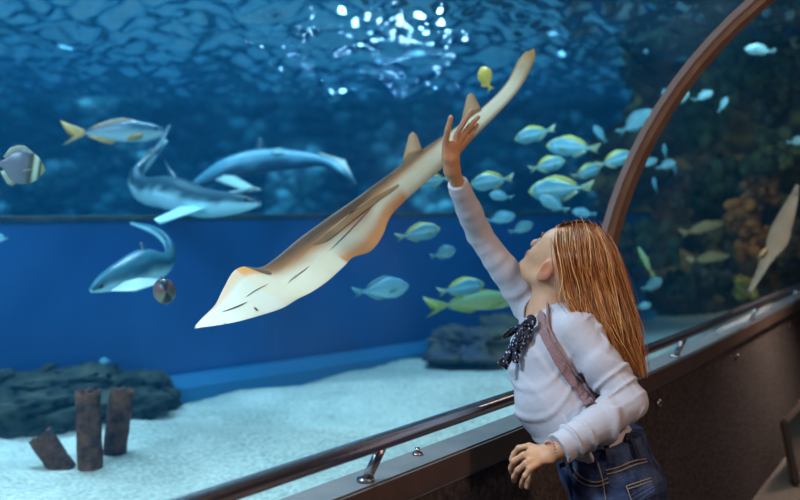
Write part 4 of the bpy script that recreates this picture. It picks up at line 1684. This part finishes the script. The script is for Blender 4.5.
# ---------------------------------------------------------------- light
def area(name, loc, target, size, power, col, sy=None, spread=180):
    d = bpy.data.lights.new(name, 'AREA')
    d.energy = power; d.color = col
    d.shape = 'RECTANGLE'; d.size = size; d.size_y = sy or size
    d.spread = math.radians(spread)
    o = bpy.data.objects.new(name, d); COL.objects.link(o)
    o.location = loc
    o.rotation_euler = (Vector(target) - Vector(loc)).to_track_quat('-Z', 'Y').to_euler()
    return o


area('tank_light', (-1.6, 5.0, 5.2), (-1.4, 4.4, 0), 2.4, 560, (.80, .97, 1), spread=110)
area('tank_light', (-2.6, .6, 3.9), (-1.3, 4.8, .3), .7, 150, (.86, .96, 1), spread=90)  # oblique light added out of view to bring out the sand ripples
area('tank_light', (-3.5, 8.5, 5.2), (-3.0, 11, 1.2), 3.0, 400, (.4, .85, 1), spread=110)  # unseen, added to light the left of the back wall
area('tank_light', (1.0, 9.5, 5.2), (1.0, 11, 1.2), 3.0, 330, (.4, .85, 1), spread=110)  # same added light for the right of the back wall
area('underwater_fill', (-2.2, 3.0, 2.50), (-2.4, 5.2, .3), .4, 14, (1, .97, .88), spread=140)  # unseen fill added just under the surface for the sand at left
area('underwater_fill', (1.9, 5.2, 2.50), (2.0, 7.5, .8), .4, 9, (.95, .97, .9), spread=140)  # fill added out of view for the reef and fish by the rib
area('underwater_fill', (4.0, 7.6, 2.50), (4.2, 9.2, 1.2), .4, 34, (1, .70, .40), spread=140)  # added warm fill, unseen, brightens the corals
# floodlights over the water, glimpsed through the waves
for fx, fy, fz, fp in ((-.5, 12.5, 4.3, 5), (.35, 12.6, 4.2, 6), (-1.1, 12.2, 4.4, 3), (-.1, 12.2, 4.05, 3)):
    area('flood_lamp', (fx, fy, fz), (fx * .5, 3, 1.9), .12, fp, (.85, .97, 1), spread=150)
area('underwater_fill', (1.1, 4.0, 2.48), (1.0, 5.4, 1.1), .35, 16, (.75, .95, 1), spread=150)  # unseen fill added to brighten the school of fish
# warm fills added in the tunnel, unseen, for person, ledge and wall
area('tunnel_fill', (-.45, 1.0, 2.1), (.35, 2.6, 1.0), .22, 9, (1, .86, .74))
area('tunnel_fill', (1.5, 1.2, 2.0), (.6, 2.5, 1.1), .2, 13, (1, .70, .45))
area('tunnel_fill', track(3.6, -.45, 2.1), track(3.3, .03, .73), .2, 9, (1, .84, .66), spread=70)
area('tunnel_fill', (2.6, 4.2, 2.1), (2.4, 4.6, 0), .4, 6, (1, .84, .7))

w = bpy.data.worlds.new('world')
scene.world = w
w.use_nodes = True
w.node_tree.nodes['Background'].inputs[0].default_value = (.05, .12, .25, 1)
w.node_tree.nodes['Background'].inputs[1].default_value = .25

# ---------------------------------------------------------------- camera
cd = bpy.data.cameras.new('camera')
cam = bpy.data.objects.new('camera', cd)
COL.objects.link(cam)
cam.location = (0, 0, CAMZ)
cam.rotation_euler = (math.pi / 2, 0, 0)
cd.lens = 45; cd.sensor_width = 36
cd.shift_y = -45 / 800
cd.clip_start = .05
cd.dof.use_dof = True
cd.dof.focus_distance = 2.5
cd.dof.aperture_fstop = 2.4
scene.camera = cam
scene.view_settings.view_transform = 'Standard'
scene.view_settings.look = 'None'
scene.view_settings.exposure = 0
scene.view_settings.gamma = 1
scene.view_settings.use_curve_mapping = False
scene.cycles.use_denoising = True
scene.cycles.max_bounces = 8
scene.cycles.volume_bounces = 1
scene.cycles.transparent_max_bounces = 24
scene.cycles.caustics_reflective = False
scene.cycles.caustics_refractive = False
scene.cycles.sample_clamp_indirect = 4
